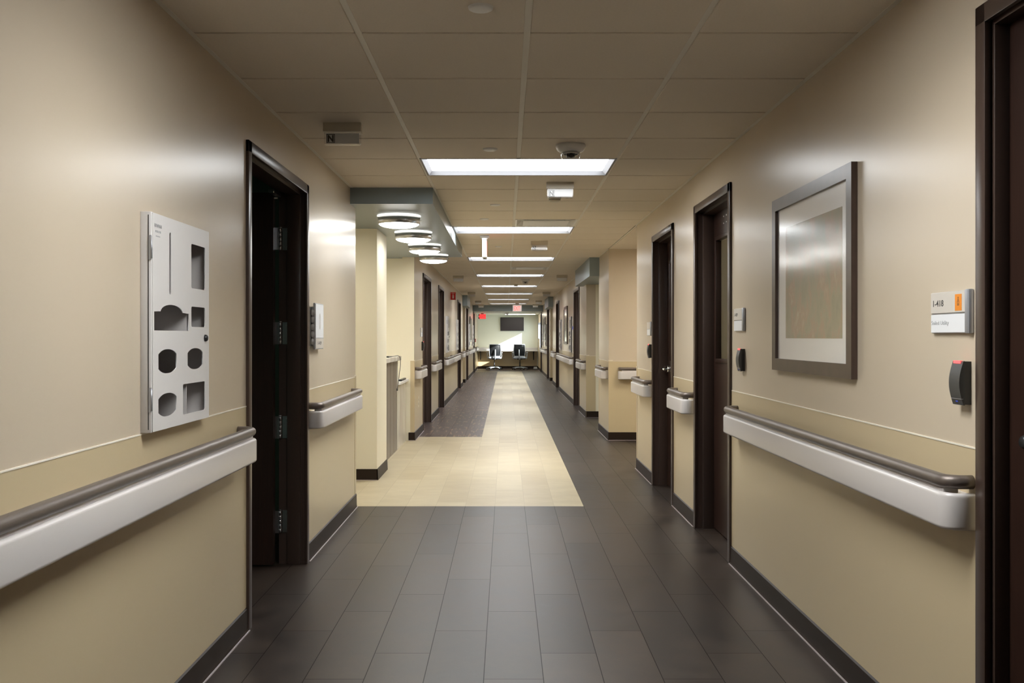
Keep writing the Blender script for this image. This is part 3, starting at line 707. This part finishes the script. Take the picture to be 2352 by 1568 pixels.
# ------------------------------------------------------------------ room signs
def biohazard(parent, u, z, x, s):
    b = MB()
    def ring(cu, cz, r, wd, a0, a1, n=20):
        for k in range(n):
            t0, t1 = a0 + (a1 - a0) * k / n, a0 + (a1 - a0) * (k + 1) / n
            P = lambda rr, a: (x, cu + rr * 0.5 * math.cos(a), cz + rr * math.sin(a))
            b.quad(P(r, t0), P(r + wd, t0), P(r + wd, t1), P(r, t1))
    for k in range(3):
        a = PI / 2 + k * 2 * PI / 3; cu, cz = u + 0.5 * s * 0.55 * math.cos(a), z + s * 0.55 * math.sin(a)
        ring(cu, cz, s * 0.42, s * 0.17, a - PI + 0.75 - 0.3, a + PI - 0.75 + 0.3 )
    ring(u, z, s * 0.50, s * 0.12, 0, 2 * PI, 24)
    b.build('biohazard_symbol', M['ink'], parent)
def room_sign(side, y, z, label, number=None, text=None, hazard=False, W=0.245, H=0.121):
    t = thing('room_sign', label, 'sign', ((XL if side < 0 else XR), (y if side < 0 else y + W), z), 0.0 if side < 0 else PI, 'room signs by the doors')
    b = MB(); b.box(0.0, 0.008, 0, W - 0.028, 0, H, bev=.001); b.build('back_plate', M['alu'], t)
    b = MB(); b.box(0.0, 0.015, W - 0.028, W, -0.001, H + 0.002, bev=.004); smooth_by_angle(b.build('end_rail', M['alu'], t))
    b = MB(); b.box(0.008, 0.012, 0.002, W - 0.029, H * 0.49, H - 0.001, bev=.0008); b.build('number_panel', M['signbeige'], t)
    b = MB(); b.box(0.008, 0.0115, 0.002, W - 0.029, 0.002, H * 0.455, bev=.0008); b.build('name_panel', M['signwhite'], t)
    if number: lettering(number, 0.026, (0.0123, 0.052, H * 0.73), M['ink'], t, width=0.066, bold=0.0003)
    if text: lettering(text, 0.017, (0.0118, 0.062, H * 0.24), M['greyink'], t, width=0.112)
    if hazard:
        b = MB(); b.box(0.012, 0.0125, 0.157, 0.197, H * 0.53, H - 0.010); s = b.build('hazard_label', M['orange'], t); biohazard(s, 0.177, H * 0.735, 0.0128, 0.0125)
    return t
room_sign(1, 2.632, 1.31, 'room sign reading 1-418 Soiled Utility with an orange hazard label, beside the near right door', '1-418', 'Soiled Utility', True)
room_sign(1, 5.145, 1.331, 'small room sign above the card reader beside the glazed door', '1-419', None, W=0.215, H=0.124)
room_sign(1, 8.44, 1.31, 'small room sign beside the lever door on the right wall', W=0.22)
room_sign(-1, 12.80, 1.30, 'small room sign beside the first door past the alcove', W=0.2)
# room number holder with spring clips past the open door
t = thing('room_number_holder', 'tall room number holder with white card on the left wall beside the open door', 'sign', (XL, 5.585, 1.226))
b = MB(); b.box(0.0, 0.004, 0.0, 0.05, 0.02, 0.25)
for k in range(5): b.lathe([(0.012, -0.018), (0.016, -0.010), (0.016, 0.010), (0.012, 0.018)], (0.016, 0.012, 0.045 + 0.043 * k), 12)
b.box(0.004, 0.020, 0.03, 0.036, 0.02, 0.25); b.build('clip_rail', M['alu'], t)
b = MB(); b.box(0.020, 0.032, 0.0, 0.245, 0.0, 0.272, bev=.002); b.build('holder_frame', M['alu'], t)
b = MB(); b.box(0.032, 0.034, 0.006, 0.239, 0.068, 0.267); b.build('white_card', M['signwhite'], t)
b = MB(); b.box(0.032, 0.034, 0.006, 0.239, 0.005, 0.064); np_ = b.build('number_panel', M['signbeige'], t)
lettering('1-419', 0.030, (0.0345, 0.12, 0.036), M['ink'], np_, width=0.11)
lettering('0', 0.14, (0.0345, 0.13, 0.165), M['signbeige'], np_, width=0.04)

# ------------------------------------------------------------------ card readers
def reader(side, y, z, label, W=0.062, H=0.123):
    t = thing('card_reader', label, 'card reader', ((XL if side < 0 else XR), (y if side < 0 else y + W), z), 0.0 if side < 0 else PI, 'black card readers by the doors')
    b = MB(); n = 10
    b.prism([(0.0, 0.004), (0.02, 0.0), (0.02, W), (0.0, W - 0.004)], 2, 0.002, H - 0.001); b.build('back_box', M['black'], t)
    prof = [(0.020, 0.0)] + [(0.020 + 0.004 + 0.012 * math.sin(PI * k / n), H * k / n) for k in range(n + 1)] + [(0.020, H)]
    b = MB(); b.prism([(p[0], p[1]) for p in prof], 1, 0.0, W); smooth_by_angle(b.build('front_cover', M['blackcov'], t), 30)
    b = MB(); b.box(0.020, 0.0275, 0.010, W - 0.012, H - 0.007, H + 0.001); b.build('status_light', M['led'], t)
    b = MB(); b.prism([(0.025, 0.0165), (0.0302, 0.0165), (0.0305, 0.018), (0.025, 0.018)], 1, -0.0003, W + 0.0003); b.build('trim_line', M['alu'], t)
    b = MB(); b.box(0.0268, 0.0285, W / 2 - 0.006, W / 2 + 0.006, 0.008, 0.012); b.build('blue_mark', M['blue'], t)
    return t
reader(1, 2.645, 1.109, 'black card reader with red light below the Soiled Utility sign')
reader(1, 5.155, 1.112, 'black card reader with red light beside the glazed door')
reader(1, 8.45, 1.11, 'black card reader beside the lever door at the corner of the right bay')
reader(-1, 12.98, 1.11, 'black card reader beside the first door past the alcove')

# ------------------------------------------------------------------ ceiling lights
def troffer(k, label):
    y0 = ROW0 + k * D; X0, X1 = COLS[1], COLS[3]
    t = thing('ceiling_light', label, 'ceiling light', ((X0 + X1) / 2, y0 + D / 2, CEIL), 0, 'recessed fluorescent lights down the ceiling')
    w, d = (X1 - X0) / 2 - 0.001, D / 2 - 0.001; dep = 0.027; i = 0.035; b = MB()
    lo = [(-w, -d), (w, -d), (w, d), (-w, d)]; hi = [(-w + 0.035, -d + i), (w - 0.035, -d + i), (w - 0.035, d - i), (-w + 0.035, d - i)]
    li = [(-w + .012, -d + .012), (w - .012, -d + .012), (w - .012, d - .012), (-w + .012, d - .012)]
    for a in range(4):
        c = (a + 1) % 4
        b.quad((*lo[a], 0), (*lo[c], 0), (*li[c], 0.0), (*li[a], 0.0)); b.quad((*li[a], 0.0), (*li[c], 0.0), (*hi[c], dep), (*hi[a], dep))
        b.quad((*lo[a], 0), (*lo[c], 0), (*lo[c], dep + 0.05), (*lo[a], dep + 0.05))
    b.quad((-w, -d, dep + .05), (w, -d, dep + .05), (w, d, dep + .05), (-w, d, dep + .05))
    b.build('housing', M['reflector'], t)
    b = MB(); b.box(-w + 0.035, w - 0.035, -d + i, d - i, dep, dep + 0.004); b.build('lens', M['lens'], t)
    la = bpy.data.lights.new('tube_lamp', 'AREA'); la.shape = 'RECTANGLE'; la.size = 2 * (w - 0.055); la.size_y = 2 * (d - i - 0.005); la.energy = LENS_POWER; la.spread = math.radians(LENS_SPREAD); la.color = (0.95, 0.985, 1.0)
    lo_ = bpy.data.objects.new('tube_lamp', la); COL.objects.link(lo_); lo_.parent = t; lo_.location = (0, 0, dep - 0.002)
    return t
LL = {0: 'nearest recessed fluorescent light, above the dome camera', 6: 'second recessed light, behind the ceiling vent', 12: 'third recessed light, at the end of the alcove soffit', 18: 'fourth recessed light from the front', 24: 'fifth recessed light from the front, behind the small dome camera', 30: 'sixth recessed light from the front', 36: 'seventh recessed light from the front', 42: 'farthest recessed light, just before the grey header', -6: 'recessed light overhead in front of the nearest visible one', -12: 'recessed light at the start of the corridor'}
for k in LIGHTROWS:
    if k in LL: troffer(k, LL[k])
# round lights under the soffit
def bowl_light(y, label):
    t = thing('round_ceiling_light', label, 'ceiling light', (-0.867, y, 2.28), 0, 'round drum lights under the soffit')
    b = MB(); b.lathe([(0, 0), (0.172, 0), (0.176, -0.002), (0.176, -0.006), (0.168, -0.008), (0, -0.008)], (0, 0, 0), 48); b.build('top_glass', M['bowl2'], t)
    b = MB(); b.lathe([(0.150, -0.008), (0.171, -0.010), (0.171, -0.068), (0.166, -0.072), (0.160, -0.068), (0.160, -0.012)], (0, 0, 0), 48); b.build('metal_band', M['steel'], t)
    b = MB(); pr = [(0.162 * math.cos(a), -0.066 - 0.036 * math.sin(a)) for a in [PI / 2 * k / 8 for k in range(9)]]; pr[-1] = (0, pr[-1][1]); b.lathe(pr, (0, 0, 0), 48); b.build('glass_bowl', M['bowl'], t)
    b = MB(); b.lathe([(0, 0.006), (0.005, 0.006), (0.005, 0)], (0.172, 0, -0.04), 8, axis=0); b.build('knob', M['chrome'], t)
M['bowl2'] = emit('lit_glass_rim', (1.0, 0.98, 0.92), 2.0)
for y, l in ((7.72, 'nearest round light under the alcove soffit'), (8.92, 'second round light from the front under the alcove soffit'), (10.15, 'third round light from the front under the alcove soffit'), (11.42, 'farthest round light under the alcove soffit')): bowl_light(y, l)
# unseen lamps that brighten rooms and recesses; the end bench light is real
def small_fixture(x, y, z, label, power, w=0.6, group=None):
    t = thing('ceiling_light', label, 'ceiling light', (x, y, z), 0, group)
    b = MB(); b.box(-w / 2, w / 2, -0.3, 0.3, -0.03, 0, bev=.004); b.build('housing', M['lightwhite'], t)
    b = MB(); b.box(-w / 2 + .03, w / 2 - .03, -0.27, 0.27, -0.034, -0.03); b.build('lens', emit('room_lens', (1, .93, .8), power), t)
small_fixture(2.9, 6.6, 2.50, 'unseen fill light added in the room behind the glazed door', 9)  # unseen lamp added so the wall behind the door pane is lit
small_fixture(-3.4, 5.0, 2.50, 'dim unseen fill light added in the room behind the open door', 2.0)  # weak lamp added to lift the green walls out of black
small_fixture(-2.4, 10.6, 2.28, 'unseen fill light added behind the alcove counter', 30)  # added out of sight to brighten the alcove walls
small_fixture(-1.9, 7.85, 2.28, 'unseen fill light added over the gap between the left wall and the alcove pier', 12, 0.5)  # added to brighten the pier face; no fixture is seen here
small_fixture(2.4, 10.7, 2.40, 'unseen fill light in the right bay', 34)  # unseen lamp that brightens the bay walls
small_fixture(0.55, 36.6, 2.19, 'linear ceiling light over the end bench', 14, 1.2)
small_fixture(-1.6, 26.1, 2.12, 'small unseen fill light inside the left recess', 3, 0.3, 'unseen fill lights inside the corridor recesses')  # unseen lamp that lights the left recess
small_fixture(1.75, 27.1, 2.12, 'small unseen fill light inside the farthest right recess', 3, 0.3, 'unseen fill lights inside the corridor recesses')  # unseen lamp, brightens the wall of this recess

# ------------------------------------------------------------------ ceiling devices
def n_sign(x, y, label, text=True):
    t = thing('nurse_call_light', label, 'nurse call light', (x, y, CEIL), 0, 'nurse call boxes on the ceiling')
    b = MB(); b.prism([(0.028, 0), (-0.03, 0), (-0.034, -0.046), (0.020, -0.052)], 0, -0.097, 0.097); smooth_by_angle(b.build('mounting_box', M['ivory'], t))
    b = MB(); me = plate(rrect(-0.093, 0.093, -0.112, -0.048, 0.006), [], 0.026); b.mesh(me, Matrix.Translation((0, -0.010, 0)) @ FRONTTXT); b.build('clear_cover', M['clear'], t)
    b = MB(); b.box(-0.085, 0.085, -0.012, -0.009, -0.104, -0.052); c = b.build('white_insert', M['signwhite'], t)
    if text:
        f = MB(); u0, u1, z0, z1 = -0.082, -0.040, -0.102, -0.056
        for a in ((u0, u1, z0, z0 + .003), (u0, u1, z1 - .003, z1), (u0, u0 + .003, z0, z1), (u1 - .003, u1, z0, z1)): f.box(a[0], a[1], -0.0132, -0.012, a[2], a[3])
        f.build('logo_square', M['ink'], c)
        lettering('N', 0.046, (-0.061, -0.0131, -0.079), M['ink'], c, width=0.030, mtx=FRONTTXT, bold=0.002)
    return t
n_sign(-0.842, 4.92, 'nurse call box marked N on the ceiling in front of the open left door')
n_sign(0.386, 6.80, 'nurse call box marked N behind the nearest ceiling light')
n_sign(0.385, 10.97, 'nurse call box behind the second ceiling light')
n_sign(-0.86, 17.2, 'nurse call box on the left side of the ceiling past the alcove', False)
n_sign(1.0, 17.0, 'nurse call box on the ceiling above the door past the right soffit', False)
n_sign(-0.85, 23.6, 'nurse call box on the ceiling in front of the left recess soffit', False)
n_sign(1.0, 23.5, 'nurse call box on the ceiling in front of the farthest right soffit', False)
n_sign(-0.85, 29.2, 'nurse call box on the left side of the ceiling past the left recess', False)
n_sign(1.0, 29.0, 'nurse call box on the right side of the ceiling past the farthest recess', False)
n_sign(-0.85, 32.6, 'nurse call box on the left side of the ceiling right at the header', False)
n_sign(1.0, 32.3, 'nurse call box on the right side of the ceiling right at the header', False)

def dome_camera(x, y, z, label, s=1.0):
    t = thing('dome_camera', label, 'camera', (x, y, z), 0, 'dome cameras on the ceiling')
    b = MB(); b.lathe([(0, 0), (0.084 * s, 0), (0.086 * s, -0.012 * s), (0.078 * s, -0.030 * s), (0.060 * s, -0.044 * s), (0.054 * s, -0.044 * s), (0, -0.04 * s)], (0, 0, 0), 40); b.build('camera_base', M['white'], t)
    b = MB(); b.lathe([(0.056 * s, -0.040 * s), (0.056 * s, -0.058 * s), (0.050 * s, -0.078 * s), (0.036 * s, -0.093 * s), (0.018 * s, -0.099 * s), (0, -0.100 * s)], (0, 0, 0), 32); b.build('clear_dome', M['smoke'], t)
    b = MB(); b.box(-0.022 * s, 0.022 * s, -0.024 * s, 0.02 * s, -0.072 * s, -0.044 * s, bev=.002); b.tube([(0, -0.022 * s, -0.062 * s), (0, -0.044 * s, -0.068 * s)], 0.014 * s, 14); b.build('lens_unit', M['black'], t)
    b = MB(); b.lathe([(0.040 * s, -0.046 * s), (0.048 * s, -0.046 * s), (0.048 * s, -0.056 * s), (0.040 * s, -0.056 * s)], (0, 0, 0), 24); b.build('trim_ring', M['white'], t)
dome_camera(0.371, 5.46, CEIL, 'white dome camera hanging in front of the nearest ceiling light')
dome_camera(0.372, 18.25, CEIL, 'small dome camera on the ceiling between the fourth and fifth lights')
dome_camera(0.05, 35.4, 2.19, 'dome camera on the lower ceiling in front of the television')
# smoke detectors
def smoke(x, y, label):
    t = thing('smoke_detector', label, 'smoke detector', (x, y, CEIL), 0, 'smoke detectors on the ceiling')
    b = MB(); b.lathe([(0, 0), (0.052, 0), (0.052, -0.012), (0.046, -0.016)], (0, 0, 0), 32); b.build('detector_base', M['ivory'], t)
    b = MB()
    b.lathe([(0.046, -0.016), (0.044, -0.028), (0.034, -0.036), (0, -0.038)], (0, 0, 0), 32); b.build('detector_head', M['ivory'], t)
    b = MB(); b.lathe([(0.0465, -0.020), (0.0462, -0.023)], (0, 0, 0), 32); b.build('slot', M['black'], t)
smoke(0.385, 7.52, 'round smoke detector just behind the second nurse call box')
smoke(0.21, 20.0, 'smoke detector on the ceiling near the fifth light')
# flush sprinkler covers
def sprinkler(x, y, label):
    b = MB(); b.lathe([(0, -0.009), (0.036, -0.009), (0.041, -0.006), (0.043, 0.0)], (0, 0, 0), 32)
    o = b.build('sprinkler_cover', M['white']); o.location = (x, y, CEIL); tag(o, label, 'sprinkler cover', 'round sprinkler covers on the ceiling')
for x, y, l in ((-0.084, 3.18, 'round white sprinkler cover at the top edge of the view'), (-0.092, 5.58, 'round sprinkler cover in front of the nearest ceiling light'), (-0.09, 7.93, 'round sprinkler cover beside the start of the alcove soffit'), (-0.20, 8.88, 'small round ceiling cover in front of the second light'),
                (-0.09, 11.6, 'round sprinkler cover behind the edge-on exit sign'), (-0.09, 14.1, 'round sprinkler cover behind the third light'), (-0.09, 17.7, 'round sprinkler cover behind the fourth light'), (-0.09, 21.3, 'round sprinkler cover behind the fifth light')): sprinkler(x, y, l)
# air diffusers
def diffuser(k, label):
    x0, x1 = COLS[2] + 0.012, COLS[3] - 0.012; y0 = ROW0 + k * D + 0.01; y1 = y0 + D - 0.02; w, d = (x1 - x0) / 2, (y1 - y0) / 2
    t = thing('ceiling_vent', label, 'vent', ((x0 + x1) / 2, (y0 + y1) / 2, CEIL), 0, 'square ceiling vents')
    b = MB(); L = [(1.0, 0.0), (0.94, 0.0), (0.80, 0.05), (0.0, 0.06)]
    def ringq(a, za, c, zc):
        P = lambda s, z: [(-w * s, -d * s, z), (w * s, -d * s, z), (w * s, d * s, z), (-w * s, d * s, z)]
        A, B = P(a, za), P(c, zc)
        for q in range(4): b.quad(A[q], A[(q + 1) % 4], B[(q + 1) % 4], B[q])
    for (a, za), (c, zc) in zip(L[:-1], L[1:]): ringq(a, za, max(c, 0.001), zc)
    b.build('vent_frame', M['white'], t)
    b = MB(); b.box(-w * 0.74, w * 0.74, -d * 0.74, d * 0.74, -0.004, 0.004, bev=.002); b.build('face_plate', M['white'], t)
    for sx in (-1, 1):
        for sy in (-1, 1): b = MB(); b.tube([(sx * w * .6, sy * d * .6, 0.004), (sx * w * .6, sy * d * .6, 0.05)], 0.004, 6); b.build('hanger', M['steel'], t)
diffuser(5, 'square ceiling vent in front of the second light'); diffuser(15, 'square ceiling vent between the third and fourth lights'); diffuser(29, 'farthest square ceiling vent, in front of the sixth light')

# ------------------------------------------------------------------ exit signs
# edge-on sign: faces the side walls
t = thing('exit_sign', 'white exit sign seen edge-on, hanging below the ceiling beside the soffit', 'exit sign', (-0.232, 10.4, CEIL), 0, 'exit signs')
b = MB(); b.box(-0.05, 0.05, -0.06, 0.06, -0.022, 0, bev=.004); b.box(-0.033, 0.033, -0.04, 0.04, -0.04, -0.02, bev=.004); b.build('canopy', M['white'], t)
b = MB(); b.box(-0.024, 0.024, -0.155, 0.155, -0.243, -0.038, bev=.006); smooth_by_angle(b.build('sign_box', M['white'], t))
lettering('EXIT', 0.20, (0.0245, 0, -0.14), M['exitred2'], t, width=0.25, bold=0.004)
b = MB(); b.box(-0.012, 0.012, -0.02, 0.02, -0.25, -0.243); b.build('test_button', M['black'], t)
# sign facing the camera
t = thing('exit_sign', 'white exit sign with red letters hanging in front of the grey header', 'exit sign', (0.365, 31.0, CEIL), 0, 'exit signs')
b = MB(); b.box(-0.06, 0.06, -0.03, 0.03, -0.07, 0, bev=.004); b.build('canopy', M['white'], t)
b = MB(); b.box(-0.15, 0.15, -0.02, 0.02, -0.285, -0.07, bev=.004); b.build('sign_box', M['white'], t)
b = MB(); b.box(-0.142, 0.142, -0.022, -0.020, -0.277, -0.078); b.build('sign_face', M['exitface'], t)
lettering('EXIT', 0.19, (0, -0.0225, -0.178), M['exitred2'], t, width=0.21, mtx=FRONTTXT, bold=0.006)
# red arrow sign beyond the header
t = thing('exit_sign', 'glowing red exit sign with a left arrow in the area beyond the header', 'exit sign', (-0.90, 36.2, 2.19), 0, 'exit signs')
b = MB(); b.box(-0.05, 0.05, -0.03, 0.03, -0.03, 0, bev=.004); b.build('canopy', M['black'], t)
b = MB(); b.box(-0.14, 0.14, -0.02, 0.02, -0.215, -0.03, bev=.004); b.build('sign_box', M['black'], t)
b = MB(); b.box(-0.10, 0.132, -0.022, -0.020, -0.207, -0.038); b.prism([(-0.135, -0.122), (-0.10, -0.085), (-0.10, -0.160)], 1, -0.022, -0.02); b.build('lit_face', M['exitred'], t)
lettering('EXIT', 0.15, (0.02, -0.0225, -0.122), M['red'], t, width=0.19, mtx=FRONTTXT, bold=0.003)

# ------------------------------------------------------------------ fire sign, pull station, outlet
t = thing('fire_extinguisher_sign', 'red projecting fire extinguisher sign high on the left wall', 'sign', (XL, 19.8, 2.065))
b = MB(); b.box(0.0, 0.105, -0.004, 0.004, 0, 0.16); b.build('red_panel', M['red'], t)
b = MB(); b.prism([(0.04, 0.03), (0.066, 0.03), (0.066, 0.09), (0.058, 0.105), (0.058, 0.125), (0.046, 0.125), (0.046, 0.105), (0.04, 0.09)], 1, -0.0055, -0.004); b.box(0.02, 0.085, -0.0055, -0.004, 0.138, 0.146); b.build('white_symbol', M['signwhite'], t)
b = MB(); b.box(0.0, 0.03, -0.04, 0.04, 0.0, 0.12, bev=.004); o = b.build('fire_alarm_pull', M['red']); o.location = (XL, 35.6, 1.10); tag(o, 'small red fire alarm pull on the left wall beyond the header', 'fire alarm')
b = MB(); b.box(0.005, 0.006, -0.02, 0.02, 0.03, 0.06); 
b.bm.free(); b = MB(); b.box(0.03, 0.034, -0.02, 0.02, 0.04, 0.06); b.build('pull_lever', M['white'], o)
t = thing('wall_outlet', 'tall cream wall outlet low on the left wall past the alcove', 'outlet', (XL + 0.002, 12.45, 0.38))
b = MB(); b.box(0.0, 0.005, -0.035, 0.035, 0, 0.14, bev=.002); b.build('outlet_plate', M['capline'], t)
for z in (0.03, 0.085):
    b = MB(); b.box(0.005, 0.0065, -0.015, 0.015, z, z + 0.028); b.build('socket', M['ivory'], t)
b = MB(); b.box(0, 0.012, -0.02, 0.02, 0, 0.06); o = b.build('blue_tag', M['blue']); o.location = (XR, 18.38, 1.44); o.rotation_euler = (0, 0, PI); tag(o, 'small blue tag beside the cabinet past the right soffit', 'tag')

# ------------------------------------------------------------------ alcove counter
t = thing('reception_counter', 'tall counter with taupe panels and a marble top in the left alcove', 'counter', (-1.25, 9.35, 0))
b = MB(); b.box(-0.55, 0.0, 0.0, 1.55, 0.0, 1.03)
for k in range(5): b.box(0.0, 0.004, 0.01 + k * 0.31, 0.30 + k * 0.31, 0.01, 1.025, bev=.0015)
b.build('front_panel', M['lam'], t)
b = MB(); b.box(-0.62, 0.045, 0.0, 1.62, 1.03, 1.078, bev=.003); b.build('countertop', M['stone'], t)
b = MB(); b.box(-0.60, 0.008, 1.551, 1.62, 0, 1.03); b.build('end_panel', M['stone'], t)
t = thing('low_desk', 'low marble fronted desk beside the tall counter in the left alcove', 'desk', (-1.25, 10.975, 0))
b = MB(); b.box(-0.6, 0.0, 0.0, 0.93, 0.0, 0.745); b.build('front_panel', M['stone'], t)
b = MB(); b.box(-0.65, 0.035, 0.0, 0.935, 0.745, 0.775, bev=.003); b.build('desktop', M['white'], t)
b = MB(); b.box(0.0, 0.034, 0.0, 0.5, 0.0, 0.022, bev=.004); o = b.build('black_device', M['black']); o.location = (-1.26, 11.2, 0.775); tag(o, 'slim black device lying on the low alcove desk', 'device')
b = MB(); b.box(0, 0.16, 0, 0.24, 0, 0.012, bev=.002); o = b.build('tablet_device', M['black']); o.location = (-1.40, 10.1, 1.078); tag(o, 'dark tablet lying on the tall marble counter', 'tablet')
c2 = MB(); pts = [(-1.27, 10.3, 1.084), (-1.24, 10.5, 1.084), (-1.205, 10.62, 1.088), (-1.185, 10.66, 1.06), (-1.185, 10.68, 0.98), (-1.20, 10.70, 0.86), (-1.215, 10.72, 0.76), (-1.225, 10.73, 0.715)]
def smooth_pts(p, n=6):
    out = []
    for i in range(len(p) - 1):
        P = [Vector(p[max(i - 1, 0)]), Vector(p[i]), Vector(p[i + 1]), Vector(p[min(i + 2, len(p) - 1)])]
        for k in range(n):
            s = k / n; out.append(0.5 * ((2 * P[1]) + (-P[0] + P[2]) * s + (2 * P[0] - 5 * P[1] + 4 * P[2] - P[3]) * s * s + (-P[0] + 3 * P[1] - 3 * P[2] + P[3]) * s ** 3))
    return out + [Vector(p[-1])]
c2.tube(smooth_pts(pts), 0.0035, 8); o = c2.build('power_cable', M['black']); tag(o, 'thin dark cable hanging over the edge of the alcove counter', 'cable')
c3 = MB(); c3.box(-1.232, -1.218, 10.722, 10.738, 0.69, 0.716, bev=.002); c3.build('plug', M['black'], o)

# ------------------------------------------------------------------ end area: television, bench, chairs
t = thing('television', 'black wall television on the end wall above the bench', 'television', (0.25, 38.6, 1.536))
b = MB(); b.box(-0.472, 0.472, -0.075, -0.035, 0, 0.545, bev=.004); b.build('tv_body', M['black'], t)
b = MB(); b.box(-0.46, 0.46, -0.077, -0.075, 0.014, 0.533); b.build('screen', M['screen'], t)
b = MB(); b.box(-0.15, 0.15, -0.035, 0, 0.15, 0.40); b.build('bracket', M['black'], t)
t = thing('work_bench', 'long pale work bench along the end wall', 'desk', (0.07, 38.59, 0))
b = MB(); b.box(-1.20, 1.20, -0.60, 0, 0.715, 0.75, bev=.004); b.build('bench_top', M['deskm'], t)
b = MB(); b.box(-1.20, 1.20, -0.02, 0, 0.75, 0.86, bev=.003); b.build('backsplash', M['deskm'], t)
for x in (-1.1, 1.05):
    b = MB(); b.box(x - 0.02, x + 0.02, -0.04, 0, 0.36, 0.715); b.box(x - 0.02, x + 0.02, -0.5, -0.04, 0.68, 0.715); b.prism([(-0.04, 0.42), (-0.42, 0.68), (-0.36, 0.68), (-0.04, 0.48)], 0, x - 0.012, x + 0.012); b.build('bracket', M['black'], t)
b = MB(); b.box(-1.19, 1.19, -0.012, -0.004, 0.112, 0.71); b.build('back_panel', M['wains'], t)
b = MB(); b.box(-0.08, 0.08, -0.10, 0.10, 0, 0.05, bev=.01); b.prism([(-0.10, 0.05), (0.10, 0.05), (0.10, 0.10), (0.02, 0.10)], 0, -0.07, 0.07); o = b.build('floor_box', M['alu']); o.location = (1.17, 37.95, 0); tag(o, 'small grey box on the floor at the right end of the bench', 'box')

def chair(x, y, rot, label):
    t = thing('office_chair', label, 'chair', (x, y, 0), rot, 'office chairs at the end bench')
    # chair faces +Y (towards the bench); the camera sees its back
    b = MB(); b.lathe([(0, 0.12), (0.035, 0.12), (0.035, 0.09), (0.045, 0.075), (0, 0.07)], (0, 0, 0), 16)
    for k in range(5):
        a = 2 * PI * k / 5 + 0.3; ca, sa = math.cos(a), math.sin(a)
        b.tube([(0.03 * ca, 0.03 * sa, 0.10), (0.16 * ca, 0.16 * sa, 0.095), (0.31 * ca, 0.31 * sa, 0.068)], [0.024, 0.020, 0.014], 10)
    b.build('star_base', M['chairgrey'], t)
    for k in range(5):
        a = 2 * PI * k / 5 + 0.3; ca, sa = math.cos(a), math.sin(a); w = MB()
        for s in (-0.014, 0.014):
            w.tube([(0.31 * ca - sa * (s - .007), 0.31 * sa + ca * (s - .007), 0.028), (0.31 * ca - sa * (s + .007), 0.31 * sa + ca * (s + .007), 0.028)], 0.028, 14)
        w.tube([(0.31 * ca, 0.31 * sa, 0.028), (0.31 * ca, 0.31 * sa, 0.066)], 0.008, 8); w.build('caster', M['black'], t)
    b = MB(); b.tube([(0, 0, 0.10), (0, 0, 0.30)], 0.026, 14); b.tube([(0, 0, 0.30), (0, 0, 0.41)], 0.015, 12); b.build('gas_column', M['black'], t)
    b = MB(); b.box(-0.10, 0.10, -0.13, 0.12, 0.40, 0.445, bev=.012); b.tube([(0.08, 0.02, 0.42), (0.22, 0.02, 0.41)], 0.007, 8); b.tube([(-0.08, 0.02, 0.42), (-0.22, 0.02, 0.41)], 0.007, 8); b.build('tilt_mechanism', M['black'], t)
    b = MB(); b.box(-0.24, 0.24, -0.22, 0.25, 0.445, 0.51, bev=.028, seg=4); smooth_by_angle(b.build('seat', M['seatfab'], t), 60)
    # backrest: curved shell with mesh
    bf = MB(); n = 8
    def edge(u, v):
        w = 0.205 + 0.02 * math.sin(PI * v); xx = u * w; yy = -0.235 - 0.05 * v + 0.055 * u * u - 0.03 * math.sin(PI * v); return (xx, yy, 0.53 + 0.465 * v)
    loop = [edge(-1, k / n) for k in range(n + 1)] + [edge(-1 + 2 * k / n, 1) for k in range(1, n + 1)] + [edge(1, 1 - k / n) for k in range(1, n + 1)] + [edge(1 - 2 * k / n, 0) for k in range(1, n + 1)]
    bf.tube(loop, 0.015, 8); bf.build('back_frame', M['chairgrey'], t)
    g = MB(); 
    for s, off in ((0, 0.0),):
        V = [[g.bm.verts.new(edge(-1 + 2 * i / 10, j / 10)) for i in range(11)] for j in range(11)]
        for j in range(10):
            for i in range(10): f = g.bm.faces.new([V[j][i], V[j][i + 1], V[j + 1][i + 1], V[j + 1][i]]); f.smooth = True
    bmesh.ops.solidify(g.bm, geom=g.bm.faces[:], thickness=0.006); g.build('backrest', M['chairnet'], t)
    s = MB(); s.tube([(0, -0.10, 0.42), (0, -0.22, 0.43), (0, -0.30, 0.50), (0, -0.325, 0.62), (0, -0.335, 0.80)], [0.03, 0.03, 0.028, 0.024, 0.02], 10); s.build('back_support', M['chairgrey'], t)
    for q in (-1, 1):
        a = MB(); a.tube([(q * 0.12, -0.02, 0.43), (q * 0.27, -0.04, 0.45), (q * 0.285, -0.05, 0.56), (q * 0.28, -0.03, 0.66)], 0.016, 10); a.box(q * 0.28 - 0.035, q * 0.28 + 0.035, -0.13, 0.10, 0.655, 0.685, bev=.012); smooth_by_angle(a.build('armrest', M['chairgrey'], t), 50)
chair(-0.455, 37.45, 0.12, 'left one of the two office chairs at the end bench, partly in sunlight')
chair(0.55, 37.45, -0.1, 'right one of the two office chairs at the end bench')
